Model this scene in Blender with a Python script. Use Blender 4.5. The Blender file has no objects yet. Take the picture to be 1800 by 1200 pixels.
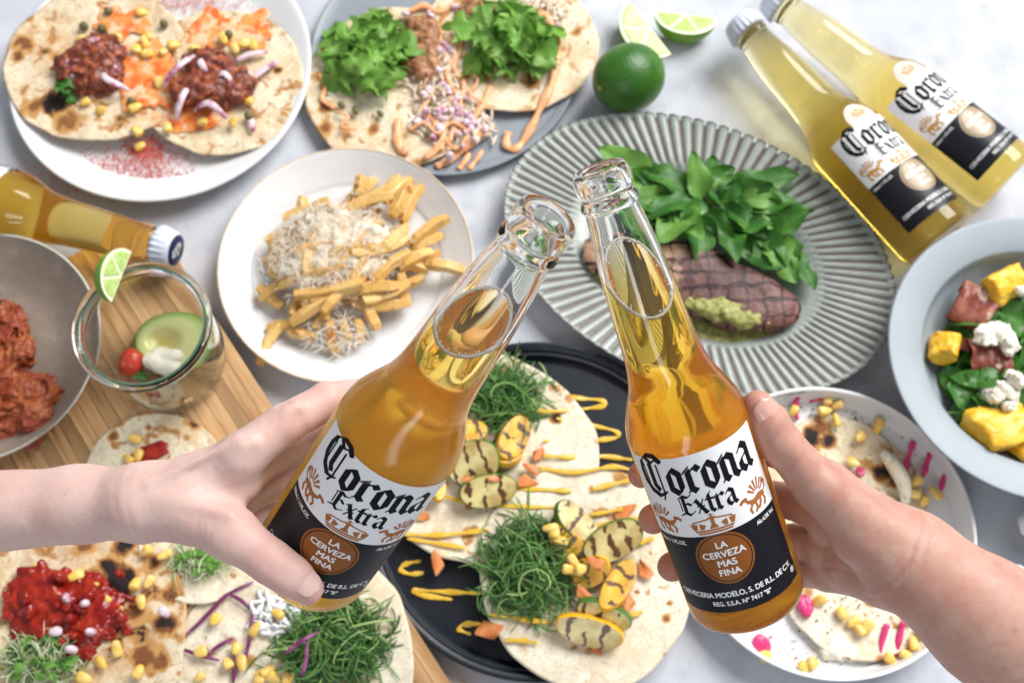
import bpy, bmesh, math, random
import numpy as np
from mathutils import Vector, Matrix

# ------------------------------------------------------------------ camera, world, light, exposure
SC = bpy.context.scene
COL = SC.collection
CM = 0.01                                   # everything below is written in centimetres
FPX, TAU, HCAM = 2000.0, math.radians(19.6), 83.0
CT, ST = math.cos(TAU), math.sin(TAU)

cam_data = bpy.data.cameras.new("camera")
cam_data.sensor_width = 36.0
cam_data.lens = 36.0 * FPX / 1800.0
cam_data.clip_start, cam_data.clip_end = 0.02, 50.0
cam_data.dof.use_dof = True
cam_data.dof.focus_distance = 0.535
cam_data.dof.aperture_fstop = 11.0
cam = bpy.data.objects.new("camera", cam_data)
COL.objects.link(cam)
cam.location = (0, 0, HCAM * CM)
cam.rotation_euler = (TAU, 0, 0)
SC.camera = cam

world = bpy.data.worlds.new("World")
SC.world = world
world.use_nodes = True
wn = world.node_tree
bg = wn.nodes["Background"]
bg.inputs[0].default_value = (0.84, 0.91, 1.0, 1)
bg.inputs[1].default_value = 0.36


def area_light(name, loc, target, sx, sy, power, col):
    d = bpy.data.lights.new(name, 'AREA')
    d.shape = 'RECTANGLE'
    d.size, d.size_y = sx * CM, sy * CM
    d.energy = power
    d.color = col
    o = bpy.data.objects.new(name, d)
    COL.objects.link(o)
    o.location = Vector(loc) * CM
    o.rotation_euler = (Vector(target) - Vector(loc)).to_track_quat('-Z', 'Y').to_euler()
    return o


# a big window up to the right of the table, and a narrower one behind the photographer
area_light("window_light", (165, 195, 235), (5, 30, 0), 210, 180, 190, (1.0, 0.985, 0.965))
area_light("window_light", (-30, -150, 150), (0, 30, 10), 40, 120, 11, (0.97, 0.98, 1.0))
for bx, by, bz in ((-70, 60, 190), (-40, 75, 190)):
    d = bpy.data.lights.new("ceiling_bulb", 'POINT')
    d.energy = 1.6
    d.color = (1.0, 0.72, 0.42)
    d.shadow_soft_size = 0.035
    o = bpy.data.objects.new("ceiling_bulb", d)
    COL.objects.link(o)
    o.location = Vector((bx, by, bz)) * CM

SC.view_settings.view_transform = 'Standard'
SC.view_settings.look = 'None'
SC.view_settings.exposure = 0.05
SC.view_settings.gamma = 1.0
SC.view_settings.use_curve_mapping = False
cy = SC.cycles
cy.use_denoising = True
try:
    cy.denoiser = 'OPENIMAGEDENOISE'
except Exception:
    pass
cy.max_bounces = 28
cy.transmission_bounces = 24
cy.transparent_max_bounces = 16
cy.glossy_bounces = 6
cy.diffuse_bounces = 4
cy.volume_bounces = 8
cy.caustics_refractive = True
cy.caustics_reflective = False
cy.blur_glossy = 0.6
cy.sample_clamp_indirect = 12.0

RNG = random.Random(7)


# ------------------------------------------------------------------ geometry helpers
def P(px, py, z=0.0):
    """where the sight line through a photo pixel meets the level z above the table"""
    u, v = (px - 900) / FPX, (600 - py) / FPX
    d = np.array([u, v * CT + ST, v * ST - CT])
    t = (z - HCAM) / d[2]
    return np.array([0, 0, HCAM]) + t * d


def W(px, py, depth):
    """a point in the air, at a camera depth"""
    u, v = (px - 900) / FPX * depth, (600 - py) / FPX * depth
    return np.array([u, v * CT + depth * ST, HCAM + v * ST - depth * CT])


def new_mesh(name, V, F, smooth=True):
    me = bpy.data.meshes.new(name)
    V = np.asarray(V, dtype=float) * CM
    me.from_pydata(V.tolist(), [], [tuple(int(i) for i in f) for f in F] if not isinstance(F, np.ndarray) else F.tolist())
    if smooth:
        me.polygons.foreach_set("use_smooth", [True] * len(me.polygons))
    me.update()
    return me


def link(name, me, mat=None, parent=None, loc=None, rot=None, scale=None):
    o = bpy.data.objects.new(name, me)
    COL.objects.link(o)
    if mat is not None and me is not None and len(me.materials) == 0:
        me.materials.append(mat)
    if parent is not None:
        o.parent = parent
    if loc is not None:
        o.location = Vector([float(c) * CM for c in loc])
    if rot is not None:
        o.rotation_euler = rot
    if scale is not None:
        o.scale = scale if hasattr(scale, '__len__') else (scale,) * 3
    return o


def tag(o, label=None, cat=None, group=None, kind=None):
    if label: o["label"] = label
    if cat: o["category"] = cat
    if group: o["group"] = group
    if kind: o["kind"] = kind
    return o


def thing(name, label, cat, loc=(0, 0, 0), group=None, rot=None):
    o = link(name, None, loc=loc, rot=rot)
    return tag(o, label, cat, group)


def grid_faces(nu, nv, wrap_u=False, wrap_v=False, off=0):
    F = []
    for i in range(nu if wrap_u else nu - 1):
        for j in range(nv if wrap_v else nv - 1):
            a = i * nv + j
            b = ((i + 1) % nu) * nv + j
            c = ((i + 1) % nu) * nv + (j + 1) % nv
            d = i * nv + (j + 1) % nv
            F.append((a + off, b + off, c + off, d + off))
    return F


def lathe(prof, seg=64, rad=None):
    """revolve (r,z) points; ends with r==0 become poles. rad(theta, r, z)->(r,z) may modulate"""
    V, F, rings = [], [], []
    for r, z in prof:
        if r < 1e-6:
            rings.append([len(V)])
            V.append((0, 0, z))
        else:
            ring = []
            for k in range(seg):
                th = 2 * math.pi * k / seg
                rr, zz = (r, z) if rad is None else rad(th, r, z)
                ring.append(len(V))
                V.append((rr * math.cos(th), rr * math.sin(th), zz))
            rings.append(ring)
    for A, B in zip(rings, rings[1:]):
        for k in range(seg):
            k2 = (k + 1) % seg
            if len(A) == 1 and len(B) == 1:
                continue
            if len(A) == 1:
                F.append((A[0], B[k2], B[k]))
            elif len(B) == 1:
                F.append((A[k], A[k2], B[0]))
            else:
                F.append((A[k], A[k2], B[k2], B[k]))
    return V, F


def smooth_prof(pts, n=6):
    """Catmull-Rom through profile points"""
    out = []
    P4 = [pts[0]] + list(pts) + [pts[-1]]
    for i in range(1, len(P4) - 2):
        p0, p1, p2, p3 = map(np.array, P4[i - 1:i + 3])
        for k in range(n):
            t = k / n
            out.append(tuple(0.5 * ((2 * p1) + (-p0 + p2) * t + (2 * p0 - 5 * p1 + 4 * p2 - p3) * t * t
                                    + (-p0 + 3 * p1 - 3 * p2 + p3) * t ** 3)))
    out.append(tuple(pts[-1]))
    return out


def tube(path, rad, n=6, flat=1.0, cap=True, closed=False, twist=0.0):
    """sweep a ring along 3-D points; rad number or list; flat squashes the ring's second axis"""
    path = [np.asarray(p, float) for p in path]
    m = len(path)
    if not hasattr(rad, '__len__'):
        rad = [rad] * m
    V, F = [], []
    up = np.array([0, 0, 1.0])
    prev = None
    for i in range(m):
        a = path[(i + 1) % m if closed else min(i + 1, m - 1)] - path[(i - 1) % m if closed else max(i - 1, 0)]
        a = a / (np.linalg.norm(a) + 1e-12)
        if prev is None:
            ref = up if abs(a[2]) < 0.9 else np.array([1.0, 0, 0])
            s = np.cross(a, ref)
        else:
            s = prev - a * (prev @ a)
        s = s / (np.linalg.norm(s) + 1e-12)
        prev = s
        w = np.cross(s, a)
        for k in range(n):
            th = 2 * math.pi * k / n + twist
            V.append(path[i] + rad[i] * (math.cos(th) * s + flat * math.sin(th) * w))
    for i in range(m if closed else m - 1):
        for k in range(n):
            i2 = (i + 1) % m
            F.append((i * n + k, i * n + (k + 1) % n, i2 * n + (k + 1) % n, i2 * n + k))
    if cap and not closed:
        F.append(tuple(range(n - 1, -1, -1)))
        F.append(tuple((m - 1) * n + k for k in range(n)))
    return V, F


def merge(parts):
    V, F = [], []
    for v, f in parts:
        o = len(V)
        V.extend(v)
        F.extend(tuple(i + o for i in q) for q in f)
    return V, F


# ------------------------------------------------------------------ numpy noise and implicit surfaces
def vnoise(p, seed=0):
    p = np.asarray(p, dtype=np.float64)
    i = np.floor(p).astype(np.int64)
    f = p - i
    f = f * f * (3 - 2 * f)
    out = np.zeros(len(p))
    for dx in (0, 1):
        for dy in (0, 1):
            for dz in (0, 1):
                h = ((i[:, 0] + dx) * 374761393 + (i[:, 1] + dy) * 668265263 + (i[:, 2] + dz) * 2147483647 + seed * 974711) & 0x7fffffff
                h = ((h ^ (h >> 13)) * 1274126177) & 0x7fffffff
                h = (h ^ (h >> 16)) & 0xffff
                w = (f[:, 0] if dx else 1 - f[:, 0]) * (f[:, 1] if dy else 1 - f[:, 1]) * (f[:, 2] if dz else 1 - f[:, 2])
                out += w * h / 65535.0
    return out * 2 - 1


def fbm(p, seed=0, octv=3):
    s, a, tot = 0.0, 1.0, 0.0
    for k in range(octv):
        s = s + a * vnoise(p * (2.03 ** k), seed + 17 * k)
        tot += a
        a *= 0.5
    return s / tot


def smin(a, b, k):
    h = np.clip(0.5 + 0.5 * (b - a) / k, 0, 1)
    return b + (a - b) * h - k * h * (1 - h)


def cone(p, a, b, ra, rb):
    a, b = np.asarray(a, float), np.asarray(b, float)
    ba = b - a
    h = np.clip((p - a) @ ba / (ba @ ba), 0, 1)
    return np.linalg.norm(p - a - h[:, None] * ba, axis=1) - (ra + (rb - ra) * h)


def surface_nets(fn, lo, hi, h, B=8):
    lo, hi = np.asarray(lo, float), np.asarray(hi, float)
    n = (np.ceil((hi - lo) / h / B).astype(int)) * B
    nb = n // B
    cb = np.stack(np.meshgrid(*[np.arange(k) for k in nb], indexing='ij'), -1).reshape(-1, 3)
    cen = lo + (cb * B + (B - 1) / 2) * h
    d = fn(cen)
    field = np.ones(tuple(n), np.float32)
    near = np.abs(d) < B * h * 1.25
    for c in cb[(~near) & (d < 0)]:
        s = c * B
        field[s[0]:s[0] + B, s[1]:s[1] + B, s[2]:s[2] + B] = -1
    act = cb[near]
    loc = np.stack(np.meshgrid(*[np.arange(B)] * 3, indexing='ij'), -1).reshape(-1, 3)
    for k0 in range(0, len(act), 256):
        blk = act[k0:k0 + 256]
        idx = (blk[:, None, :] * B + loc[None]).reshape(-1, 3)
        field[idx[:, 0], idx[:, 1], idx[:, 2]] = fn(lo + idx * h)
    sg = field < 0
    c8 = [sg[dx:n[0] - 1 + dx, dy:n[1] - 1 + dy, dz:n[2] - 1 + dz] for dx in (0, 1) for dy in (0, 1) for dz in (0, 1)]
    cnt = np.zeros(c8[0].shape, np.int8)
    for c in c8:
        cnt += c
    ci = np.argwhere((cnt > 0) & (cnt < 8))
    pos = np.zeros((len(ci), 3))
    num = np.zeros(len(ci))
    corners = [np.array((dx, dy, dz)) for dx in (0, 1) for dy in (0, 1) for dz in (0, 1)]
    for A in range(8):
        for ax in range(3):
            if corners[A][ax] == 0:
                q = corners[A].copy()
                q[ax] = 1
                ia, ib = ci + corners[A], ci + q
                fa = field[ia[:, 0], ia[:, 1], ia[:, 2]].astype(float)
                fb = field[ib[:, 0], ib[:, 1], ib[:, 2]].astype(float)
                m = (fa < 0) != (fb < 0)
                t = np.where(m, fa / np.where(m, fa - fb, 1), 0)
                pt = corners[A] + t[:, None] * (q - corners[A])
                pos[m] += pt[m]
                num[m] += 1
    pos = lo + (ci + pos / num[:, None]) * h
    ind = -np.ones(tuple(n), np.int64)
    ind[ci[:, 0], ci[:, 1], ci[:, 2]] = np.arange(len(ci))
    F = []
    for ax in range(3):
        s1 = [slice(0, n[0]), slice(0, n[1]), slice(0, n[2])]
        s2 = list(s1)
        s1[ax] = slice(0, n[ax] - 1)
        s2[ax] = slice(1, n[ax])
        A, Bf = sg[tuple(s1)], sg[tuple(s2)]
        e = np.argwhere(A != Bf)
        o1, o2 = [(1, 2), (2, 0), (0, 1)][ax]
        e = e[(e[:, o1] > 0) & (e[:, o2] > 0)]
        u = np.zeros(3, int); u[o1] = 1
        v = np.zeros(3, int); v[o2] = 1
        q = [e - u - v, e - v, e, e - u]
        quad = np.stack([ind[k[:, 0], k[:, 1], k[:, 2]] for k in q], 1)
        flip = ~A[e[:, 0], e[:, 1], e[:, 2]]
        quad[flip] = quad[flip][:, ::-1]
        F.append(quad)
    F = np.concatenate(F)
    F = F[(F >= 0).all(1)]
    return pos, F


def sdf_mesh(name, fn, lo, hi, h, smooth_it=0):
    V, F = surface_nets(fn, lo, hi, h)
    return new_mesh(name, V, F)


# ------------------------------------------------------------------ material helpers
def mat_new(name):
    m = bpy.data.materials.new(name)
    m.use_nodes = True
    return m, m.node_tree, m.node_tree.nodes["Principled BSDF"]


def node(nt, kind, **kw):
    n = nt.nodes.new(kind)
    for k, v in kw.items():
        if k.startswith('i_'):
            key = k[2:]
            n.inputs[int(key) if key.isdigit() else key.replace('_', ' ')].default_value = v
        else:
            setattr(n, k, v)
    return n


def c4(c):
    return (c[0], c[1], c[2], 1)


def obj_coords(nt, per_object=True):
    tc = node(nt, 'ShaderNodeTexCoord')
    if not per_object:
        return tc.outputs['Object']
    oi = node(nt, 'ShaderNodeObjectInfo')
    ad = node(nt, 'ShaderNodeVectorMath', operation='MULTIPLY_ADD')
    ad.inputs[1].default_value = (1, 1, 1)
    nt.links.new(tc.outputs['Object'], ad.inputs[0])
    mu = node(nt, 'ShaderNodeVectorMath', operation='SCALE')
    mu.inputs[0].default_value = (3.1, 1.7, 2.3)
    nt.links.new(oi.outputs['Random'], mu.inputs['Scale'])
    nt.links.new(mu.outputs[0], ad.inputs[2])
    return ad.outputs[0]


def noise_fac(nt, vec, scale, lo, hi, detail=3.0, rough=0.55, dist=0.0):
    """noise (scale per cm) pushed through a soft threshold"""
    n = node(nt, 'ShaderNodeTexNoise')
    n.inputs['Scale'].default_value = scale * 100
    n.inputs['Detail'].default_value = detail
    n.inputs['Roughness'].default_value = rough
    n.inputs['Distortion'].default_value = dist
    nt.links.new(vec, n.inputs['Vector'])
    r = node(nt, 'ShaderNodeMapRange')
    r.inputs['From Min'].default_value = lo
    r.inputs['From Max'].default_value = hi
    r.interpolation_type = 'SMOOTHSTEP'
    nt.links.new(n.outputs['Fac'], r.inputs['Value'])
    return r.outputs[0]


def mixc(nt, fac, a, b):
    m = node(nt, 'ShaderNodeMix', data_type='RGBA')
    if hasattr(fac, 'is_output'):
        nt.links.new(fac, m.inputs[0])
    else:
        m.inputs[0].default_value = fac
    for s, c in ((m.inputs[6], a), (m.inputs[7], b)):
        if hasattr(c, 'is_output'):
            nt.links.new(c, s)
        else:
            s.default_value = c4(c)
    return m.outputs[2]


def add_bump(nt, bsdf, vec, scale, strength, dist=0.05, detail=4.0, prev=None):
    n = node(nt, 'ShaderNodeTexNoise')
    n.inputs['Scale'].default_value = scale * 100
    n.inputs['Detail'].default_value = detail
    nt.links.new(vec, n.inputs['Vector'])
    b = node(nt, 'ShaderNodeBump')
    b.inputs['Strength'].default_value = strength
    b.inputs['Distance'].default_value = dist * CM
    nt.links.new(n.outputs['Fac'], b.inputs['Height'])
    if prev is not None:
        nt.links.new(prev, b.inputs['Normal'])
    nt.links.new(b.outputs[0], bsdf.inputs['Normal'])
    return b.outputs[0]


def pmat(name, col, rough=0.5, layers=(), bump=None, spec=0.35, sss=0.0, sss_r=(1, .4, .2), sss_scale=0.3,
         coat=0.0, per_object=True, transl=0.0):
    """layers: (scale_per_cm, lo, hi, colour) painted on in order; bump: (scale, strength, dist_cm)"""
    m, nt, b = mat_new(name)
    vec = obj_coords(nt, per_object)
    c = None
    for L in layers:
        f = noise_fac(nt, vec, L[0], L[1], L[2], dist=L[4] if len(L) > 4 else 0.0)
        c = mixc(nt, f, c if c is not None else col, L[3])
    if c is None:
        b.inputs['Base Color'].default_value = c4(col)
    else:
        nt.links.new(c, b.inputs['Base Color'])
    b.inputs['Roughness'].default_value = rough
    b.inputs['Specular IOR Level'].default_value = spec
    if sss:
        b.inputs['Subsurface Weight'].default_value = sss
        b.inputs['Subsurface Radius'].default_value = sss_r
        b.inputs['Subsurface Scale'].default_value = sss_scale * CM
    if coat:
        b.inputs['Coat Weight'].default_value = coat
        b.inputs['Coat Roughness'].default_value = 0.08
    if bump:
        add_bump(nt, b, vec, bump[0], bump[1], bump[2])
    if transl:
        out = nt.nodes['Material Output']
        t = node(nt, 'ShaderNodeBsdfTranslucent')
        if c is None:
            t.inputs[0].default_value = c4(col)
        else:
            nt.links.new(c, t.inputs[0])
        mx = node(nt, 'ShaderNodeMixShader')
        mx.inputs[0].default_value = transl
        nt.links.new(b.outputs[0], mx.inputs[1])
        nt.links.new(t.outputs[0], mx.inputs[2])
        nt.links.new(mx.outputs[0], out.inputs[0])
    return m

# ------------------------------------------------------------------ materials of the setting and crockery
def cloth_material():
    m, nt, b = mat_new("linen_cloth")
    vec = obj_coords(nt, False)
    f1 = noise_fac(nt, vec, 0.09, 0.38, 0.64)
    c = mixc(nt, f1, (0.50, 0.52, 0.57), (0.59, 0.60, 0.64))
    f2 = noise_fac(nt, vec, 0.35, 0.42, 0.72, detail=7)
    c = mixc(nt, f2, c, (0.45, 0.468, 0.515))
    nt.links.new(c, b.inputs['Base Color'])
    b.inputs['Roughness'].default_value = 0.85
    b.inputs['Specular IOR Level'].default_value = 0.15
    hs = []
    for rz in (0.35, 0.35 + math.pi / 2):
        mp = node(nt, 'ShaderNodeMapping')
        mp.inputs['Rotation'].default_value = (0, 0, rz)
        mp.inputs['Scale'].default_value = (900, 90, 1)
        nt.links.new(vec, mp.inputs['Vector'])
        n = node(nt, 'ShaderNodeTexNoise')
        n.inputs['Scale'].default_value = 1.0
        n.inputs['Detail'].default_value = 2.0
        nt.links.new(mp.outputs[0], n.inputs['Vector'])
        hs.append(n.outputs['Fac'])
    ad = node(nt, 'ShaderNodeMath', operation='ADD')
    nt.links.new(hs[0], ad.inputs[0])
    nt.links.new(hs[1], ad.inputs[1])
    bp = node(nt, 'ShaderNodeBump')
    bp.inputs['Strength'].default_value = 0.35
    bp.inputs['Distance'].default_value = 0.0006
    nt.links.new(ad.outputs[0], bp.inputs['Height'])
    nt.links.new(bp.outputs[0], b.inputs['Normal'])
    return m


M_CLOTH = cloth_material()
M_WHITE = pmat("white_stoneware", (0.725, 0.725, 0.73), 0.28, [(0.25, 0.4, 0.8, (0.69, 0.69, 0.69)), (3.0, 0.72, 0.8, (0.55, 0.51, 0.45))],
               bump=(1.0, 0.08, 0.05), per_object=True)
M_RIMTAN = pmat("bare_clay_rim", (0.62, 0.47, 0.32), 0.6, [(1.5, 0.4, 0.7, (0.72, 0.62, 0.50))])
M_GREYPL = pmat("grey_glaze", (0.245, 0.275, 0.31), 0.38, [(0.4, 0.4, 0.8, (0.27, 0.295, 0.33))], bump=(1.2, 0.06, 0.04))
M_BLUEPL = pmat("pale_blue_glaze", (0.29, 0.335, 0.365), 0.42, [(0.3, 0.4, 0.8, (0.315, 0.36, 0.39))], bump=(0.8, 0.05, 0.04))
M_NAVY = pmat("navy_enamel", (0.008, 0.011, 0.018), 0.36, [(1.5, 0.45, 0.8, (0.013, 0.017, 0.026))], bump=(6, 0.10, 0.02), spec=0.3)
M_STONE = pmat("speckled_stoneware", (0.245, 0.195, 0.155), 0.6,
               [(0.6, 0.4, 0.75, (0.30, 0.245, 0.20)), (6.0, 0.63, 0.70, (0.13, 0.10, 0.085)), (5.0, 0.67, 0.73, (0.40, 0.36, 0.32))],
               bump=(5, 0.12, 0.03))
M_PORC = pmat("white_porcelain", (0.82, 0.83, 0.83), 0.12)


def ribbed_material():
    """celadon glaze that has run off the ridges and pooled brown in the grooves: follows the plate's own relief"""
    m, nt, b = mat_new("ribbed_celadon")
    at = node(nt, 'ShaderNodeAttribute', attribute_name="groove")
    vec = obj_coords(nt, False)
    nf = noise_fac(nt, vec, 1.2, 0.3, 0.8)
    base = mixc(nt, nf, (0.275, 0.31, 0.285), (0.345, 0.375, 0.345))
    ad = node(nt, 'ShaderNodeMath', operation='MULTIPLY_ADD')
    ns = node(nt, 'ShaderNodeTexNoise')
    ns.inputs['Scale'].default_value = 180
    nt.links.new(vec, ns.inputs['Vector'])
    nt.links.new(ns.outputs['Fac'], ad.inputs[0])
    ad.inputs[1].default_value = 0.35
    nt.links.new(at.outputs['Fac'], ad.inputs[2])
    r = node(nt, 'ShaderNodeMapRange', interpolation_type='SMOOTHSTEP')
    r.inputs['From Min'].default_value = 0.62
    r.inputs['From Max'].default_value = 0.95
    nt.links.new(ad.outputs[0], r.inputs['Value'])
    c = mixc(nt, r.outputs[0], base, (0.115, 0.085, 0.075))
    nt.links.new(c, b.inputs['Base Color'])
    b.inputs['Roughness'].default_value = 0.3
    add_bump(nt, b, vec, 2, 0.1, 0.03)
    return m


M_RIBBED = ribbed_material()


def wood_material():
    m, nt, b = mat_new("bamboo")
    vec = obj_coords(nt, True)
    mp = node(nt, 'ShaderNodeMapping')
    mp.inputs['Scale'].default_value = (6, 90, 60)
    nt.links.new(vec, mp.inputs['Vector'])
    n = node(nt, 'ShaderNodeTexNoise')
    n.inputs['Scale'].default_value = 2.2
    n.inputs['Detail'].default_value = 5
    n.inputs['Distortion'].default_value = 0.6
    nt.links.new(mp.outputs[0], n.inputs['Vector'])
    cr = node(nt, 'ShaderNodeValToRGB')
    e = cr.color_ramp.elements
    e[0].position, e[0].color = 0.28, (0.30, 0.145, 0.055, 1)
    e[1].position, e[1].color = 0.72, (0.60, 0.38, 0.19, 1)
    k = e.new(0.5)
    k.color = (0.50, 0.29, 0.13, 1)
    nt.links.new(n.outputs['Fac'], cr.inputs[0])
    oi = node(nt, 'ShaderNodeObjectInfo')
    r = node(nt, 'ShaderNodeMapRange')
    r.inputs['To Min'].default_value = 0.72
    r.inputs['To Max'].default_value = 1.18
    nt.links.new(oi.outputs['Random'], r.inputs['Value'])
    hv = node(nt, 'ShaderNodeHueSaturation')
    nt.links.new(r.outputs[0], hv.inputs['Value'])
    nt.links.new(cr.outputs[0], hv.inputs['Color'])
    nt.links.new(hv.outputs[0], b.inputs['Base Color'])
    b.inputs['Roughness'].default_value = 0.5
    bp = node(nt, 'ShaderNodeBump')
    bp.inputs['Strength'].default_value = 0.2
    bp.inputs['Distance'].default_value = 0.0005
    nt.links.new(n.outputs['Fac'], bp.inputs['Height'])
    nt.links.new(bp.outputs[0], b.inputs['Normal'])
    return m


M_WOOD = wood_material()


# ------------------------------------------------------------------ tablecloth
def build_cloth():
    nx, ny = 130, 120
    xs = np.linspace(-75, 75, nx)
    ys = np.linspace(-25, 100, ny)
    g = np.stack(np.meshgrid(xs, ys, indexing='ij'), -1).reshape(-1, 2)
    p3 = np.concatenate([g * 0.06, np.zeros((len(g), 1))], 1)
    z = -0.16 + 0.12 * fbm(p3, 3, 3)
    p4 = p3.copy()
    p4[:, 0] = g[:, 0] * 0.03 + g[:, 1] * 0.10
    p4[:, 1] = g[:, 1] * 0.03 - g[:, 0] * 0.12
    z = z + 0.06 * vnoise(p4 * 2.0, 9)
    z = np.minimum(z, 0.0)
    V = np.concatenate([g, z[:, None]], 1)
    o = link("tablecloth", new_mesh("tablecloth", V, grid_faces(nx, ny)), M_CLOTH)
    tag(o, "pale grey blue linen cloth spread under all the dishes", "tablecloth", kind="structure")


build_cloth()


# ------------------------------------------------------------------ crockery
def plate(name, label, cat, cx, cy, prof, mat, z0=0.0, seg=96, rad=None, rim=None, group=None):
    root = thing(name, label, cat, (cx, cy, z0), group)
    V, F = lathe(smooth_prof(prof, 5), seg, rad)
    link("dish", new_mesh("dish", V, F), mat, root)
    if rim:
        r, z, t, m = rim
        V, F = tube([(r * math.cos(a), r * math.sin(a), z) for a in np.linspace(0, 2 * math.pi, 97)[:-1]], t, 8, closed=True)
        link("rim", new_mesh("rim", V, F), m, root)
    return root


def wob(seed, amp=0.06):
    r = random.Random(seed)
    ph = [r.uniform(0, 6.28) for _ in range(3)]

    def f(th, rr, z):
        k = 1 + amp * 0.1 * (math.sin(2 * th + ph[0]) + 0.5 * math.sin(3 * th + ph[1]))
        return rr * k, z + 0.02 * math.sin(2 * th + ph[2]) * rr / 10
    return f


plate("dinner_plate", "large white plate dusted with red powder under two chorizo tacos", "plate", -29.1, 53.0,
      [(0, 0), (7, 0), (8.2, 0.15), (10.5, 0.75), (12.2, 1.65), (12.4, 1.8), (12.2, 1.88), (11.6, 1.65), (10.2, 1.0), (9.0, 0.72), (5, 0.66), (0, 0.66)],
      M_WHITE, rad=wob(1))
plate("side_plate", "flat blue grey plate under two lettuce topped tacos", "plate", -5.6, 54.9,
      [(0, 0), (9.5, 0), (10.8, 0.3), (11.35, 0.78), (11.4, 0.9), (11.25, 0.95), (10.8, 0.82), (9.5, 0.7), (0, 0.68)], M_GREYPL, rad=wob(2, .03))
plate("side_plate", "white plate with thin tan rim holding cheese fries", "plate", -12.9, 35.4,
      [(0, 0), (5.5, 0), (6.6, 0.2), (8.6, 1.0), (9.75, 1.9), (9.88, 2.02), (9.72, 2.06), (9.0, 1.6), (7.6, 0.85), (6.4, 0.56), (0, 0.5)],
      M_WHITE, rad=wob(3), rim=(9.83, 2.05, 0.09, M_RIMTAN))
plate("tray", "round navy enamel tray with a raised double rim under two vegetable tacos", "plate", 1.8, 16.6,
      [(0, 0), (11.2, 0), (11.8, 0.25), (12.0, 0.9), (12.4, 1.25), (12.42, 1.34), (12.2, 1.36), (11.9, 1.25), (11.7, 1.0), (11.5, 0.98), (11.35, 0.7), (11.1, 0.42), (10.6, 0.4), (0, 0.4)], M_NAVY)
plate("dinner_plate", "white plate with upright rim, pink sauce and corn beneath the right hand", "plate", 22.5, 14.7,
      [(0, 0), (9.2, 0), (9.9, 0.2), (10.3, 1.0), (10.5, 2.1), (10.45, 2.22), (10.25, 2.2), (10.05, 1.3), (9.7, 0.75), (8.9, 0.55), (0, 0.52)], M_WHITE, rad=wob(4, .03),
      rim=(10.40, 2.2, 0.09, M_PORC))
plate("salad_bowl", "pale blue grey wide rimmed bowl of salad at the right edge", "bowl", 38.2, 26.8,
      [(0, 0), (5, 0), (5.8, 0.3), (7.4, 2.2), (8.6, 4.2), (10.7, 4.95), (10.82, 5.05), (10.7, 5.12), (9.4, 4.9), (8.45, 4.62), (8.2, 4.35), (7.8, 3.4), (6.6, 2.3), (4.6, 1.9), (0, 1.8)],
      M_BLUEPL, rad=wob(5, .02))
plate("stoneware_bowl", "speckled taupe bowl of red chicken at the left edge", "bowl", -39.1, 27.6,
      [(0, 0), (4.5, 0), (5.2, 0.25), (7.3, 1.4), (8.75, 2.7), (8.9, 2.85), (8.75, 2.92), (7.8, 2.2), (6.2, 1.2), (4.5, 0.72), (0, 0.62)],
      M_STONE, z0=1.82, rad=wob(6, .05), rim=(8.83, 2.88, 0.085, pmat("pale_rim_glaze", (0.60, 0.60, 0.53), 0.4)))


# the oval ribbed platter
def build_platter():
    a, b, rot = 15.87, 11.04, math.radians(-25.8)
    root = thing("oval_platter", "oval sage green platter with a fluted brown grooved rim under the steak", "plate", (14.41, 36.53, 0), rot=(0, 0, rot))
    NR, seg = 92, 92 * 8
    prof = [(0.60, 0.0), (0.66, 0.25), (0.98, 1.75)]
    rs = [0.0, 0.25, 0.45, 0.54, 0.59, 0.62, 0.645, 0.66, 0.68, 0.72, 0.78, 0.84, 0.90, 0.95, 0.98, 0.995, 1.0]
    zs = [0.62, 0.62, 0.64, 0.70, 0.84, 1.05, 1.28, 1.38, 1.43, 1.50, 1.60, 1.71, 1.83, 1.95, 2.03, 2.10, 2.16]
    V, F, G = [(0, 0, 0.62)], [], [0.0]
    idx = []
    for r, z in zip(rs[1:], zs[1:]):
        ring = []
        for k in range(seg):
            th = 2 * math.pi * k / seg
            ph = (k % 8) / 8.0 * 2 * math.pi
            amp = 0.0 if r < 0.635 else min(1.0, (r - 0.635) / 0.03)
            wave = 0.5 - 0.5 * math.cos(ph)                 # 0 ridge .. 1 groove
            g = wave ** 1.6
            sc = 1.0 if r < 0.985 else 1.0 - 0.006 * wave
            ring.append(len(V))
            V.append((a * r * sc * math.cos(th), b * r * sc * math.sin(th), z - amp * 0.20 * g))
            G.append(amp * g if r < 0.99 else 0.75)
        idx.append(ring)
    for k in range(seg):
        F.append((0, idx[0][k], idx[0][(k + 1) % seg]))
    for A, B in zip(idx, idx[1:]):
        for k in range(seg):
            F.append((A[k], B[k], B[(k + 1) % seg], A[(k + 1) % seg]))
    prev = idx[-1]
    for r, z in ((0.995, 2.02), (0.96, 1.75), (0.66, 1.1), (0.58, 0.2), (0.56, 0.0)):
        ring = []
        for k in range(seg):
            th = 2 * math.pi * k / seg
            ring.append(len(V))
            V.append((a * r * math.cos(th), b * r * math.sin(th), z))
            G.append(0.3)
        for k in range(seg):
            F.append((prev[k], ring[k], ring[(k + 1) % seg], prev[(k + 1) % seg]))
        prev = ring
    F.append(tuple(reversed(prev)))
    me = new_mesh("dish", V, F)
    at = me.attributes.new("groove", 'FLOAT', 'POINT')
    at.data.foreach_set("value", np.array(G, dtype=np.float32))
    link("dish", me, M_RIBBED, root)


build_platter()


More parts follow.
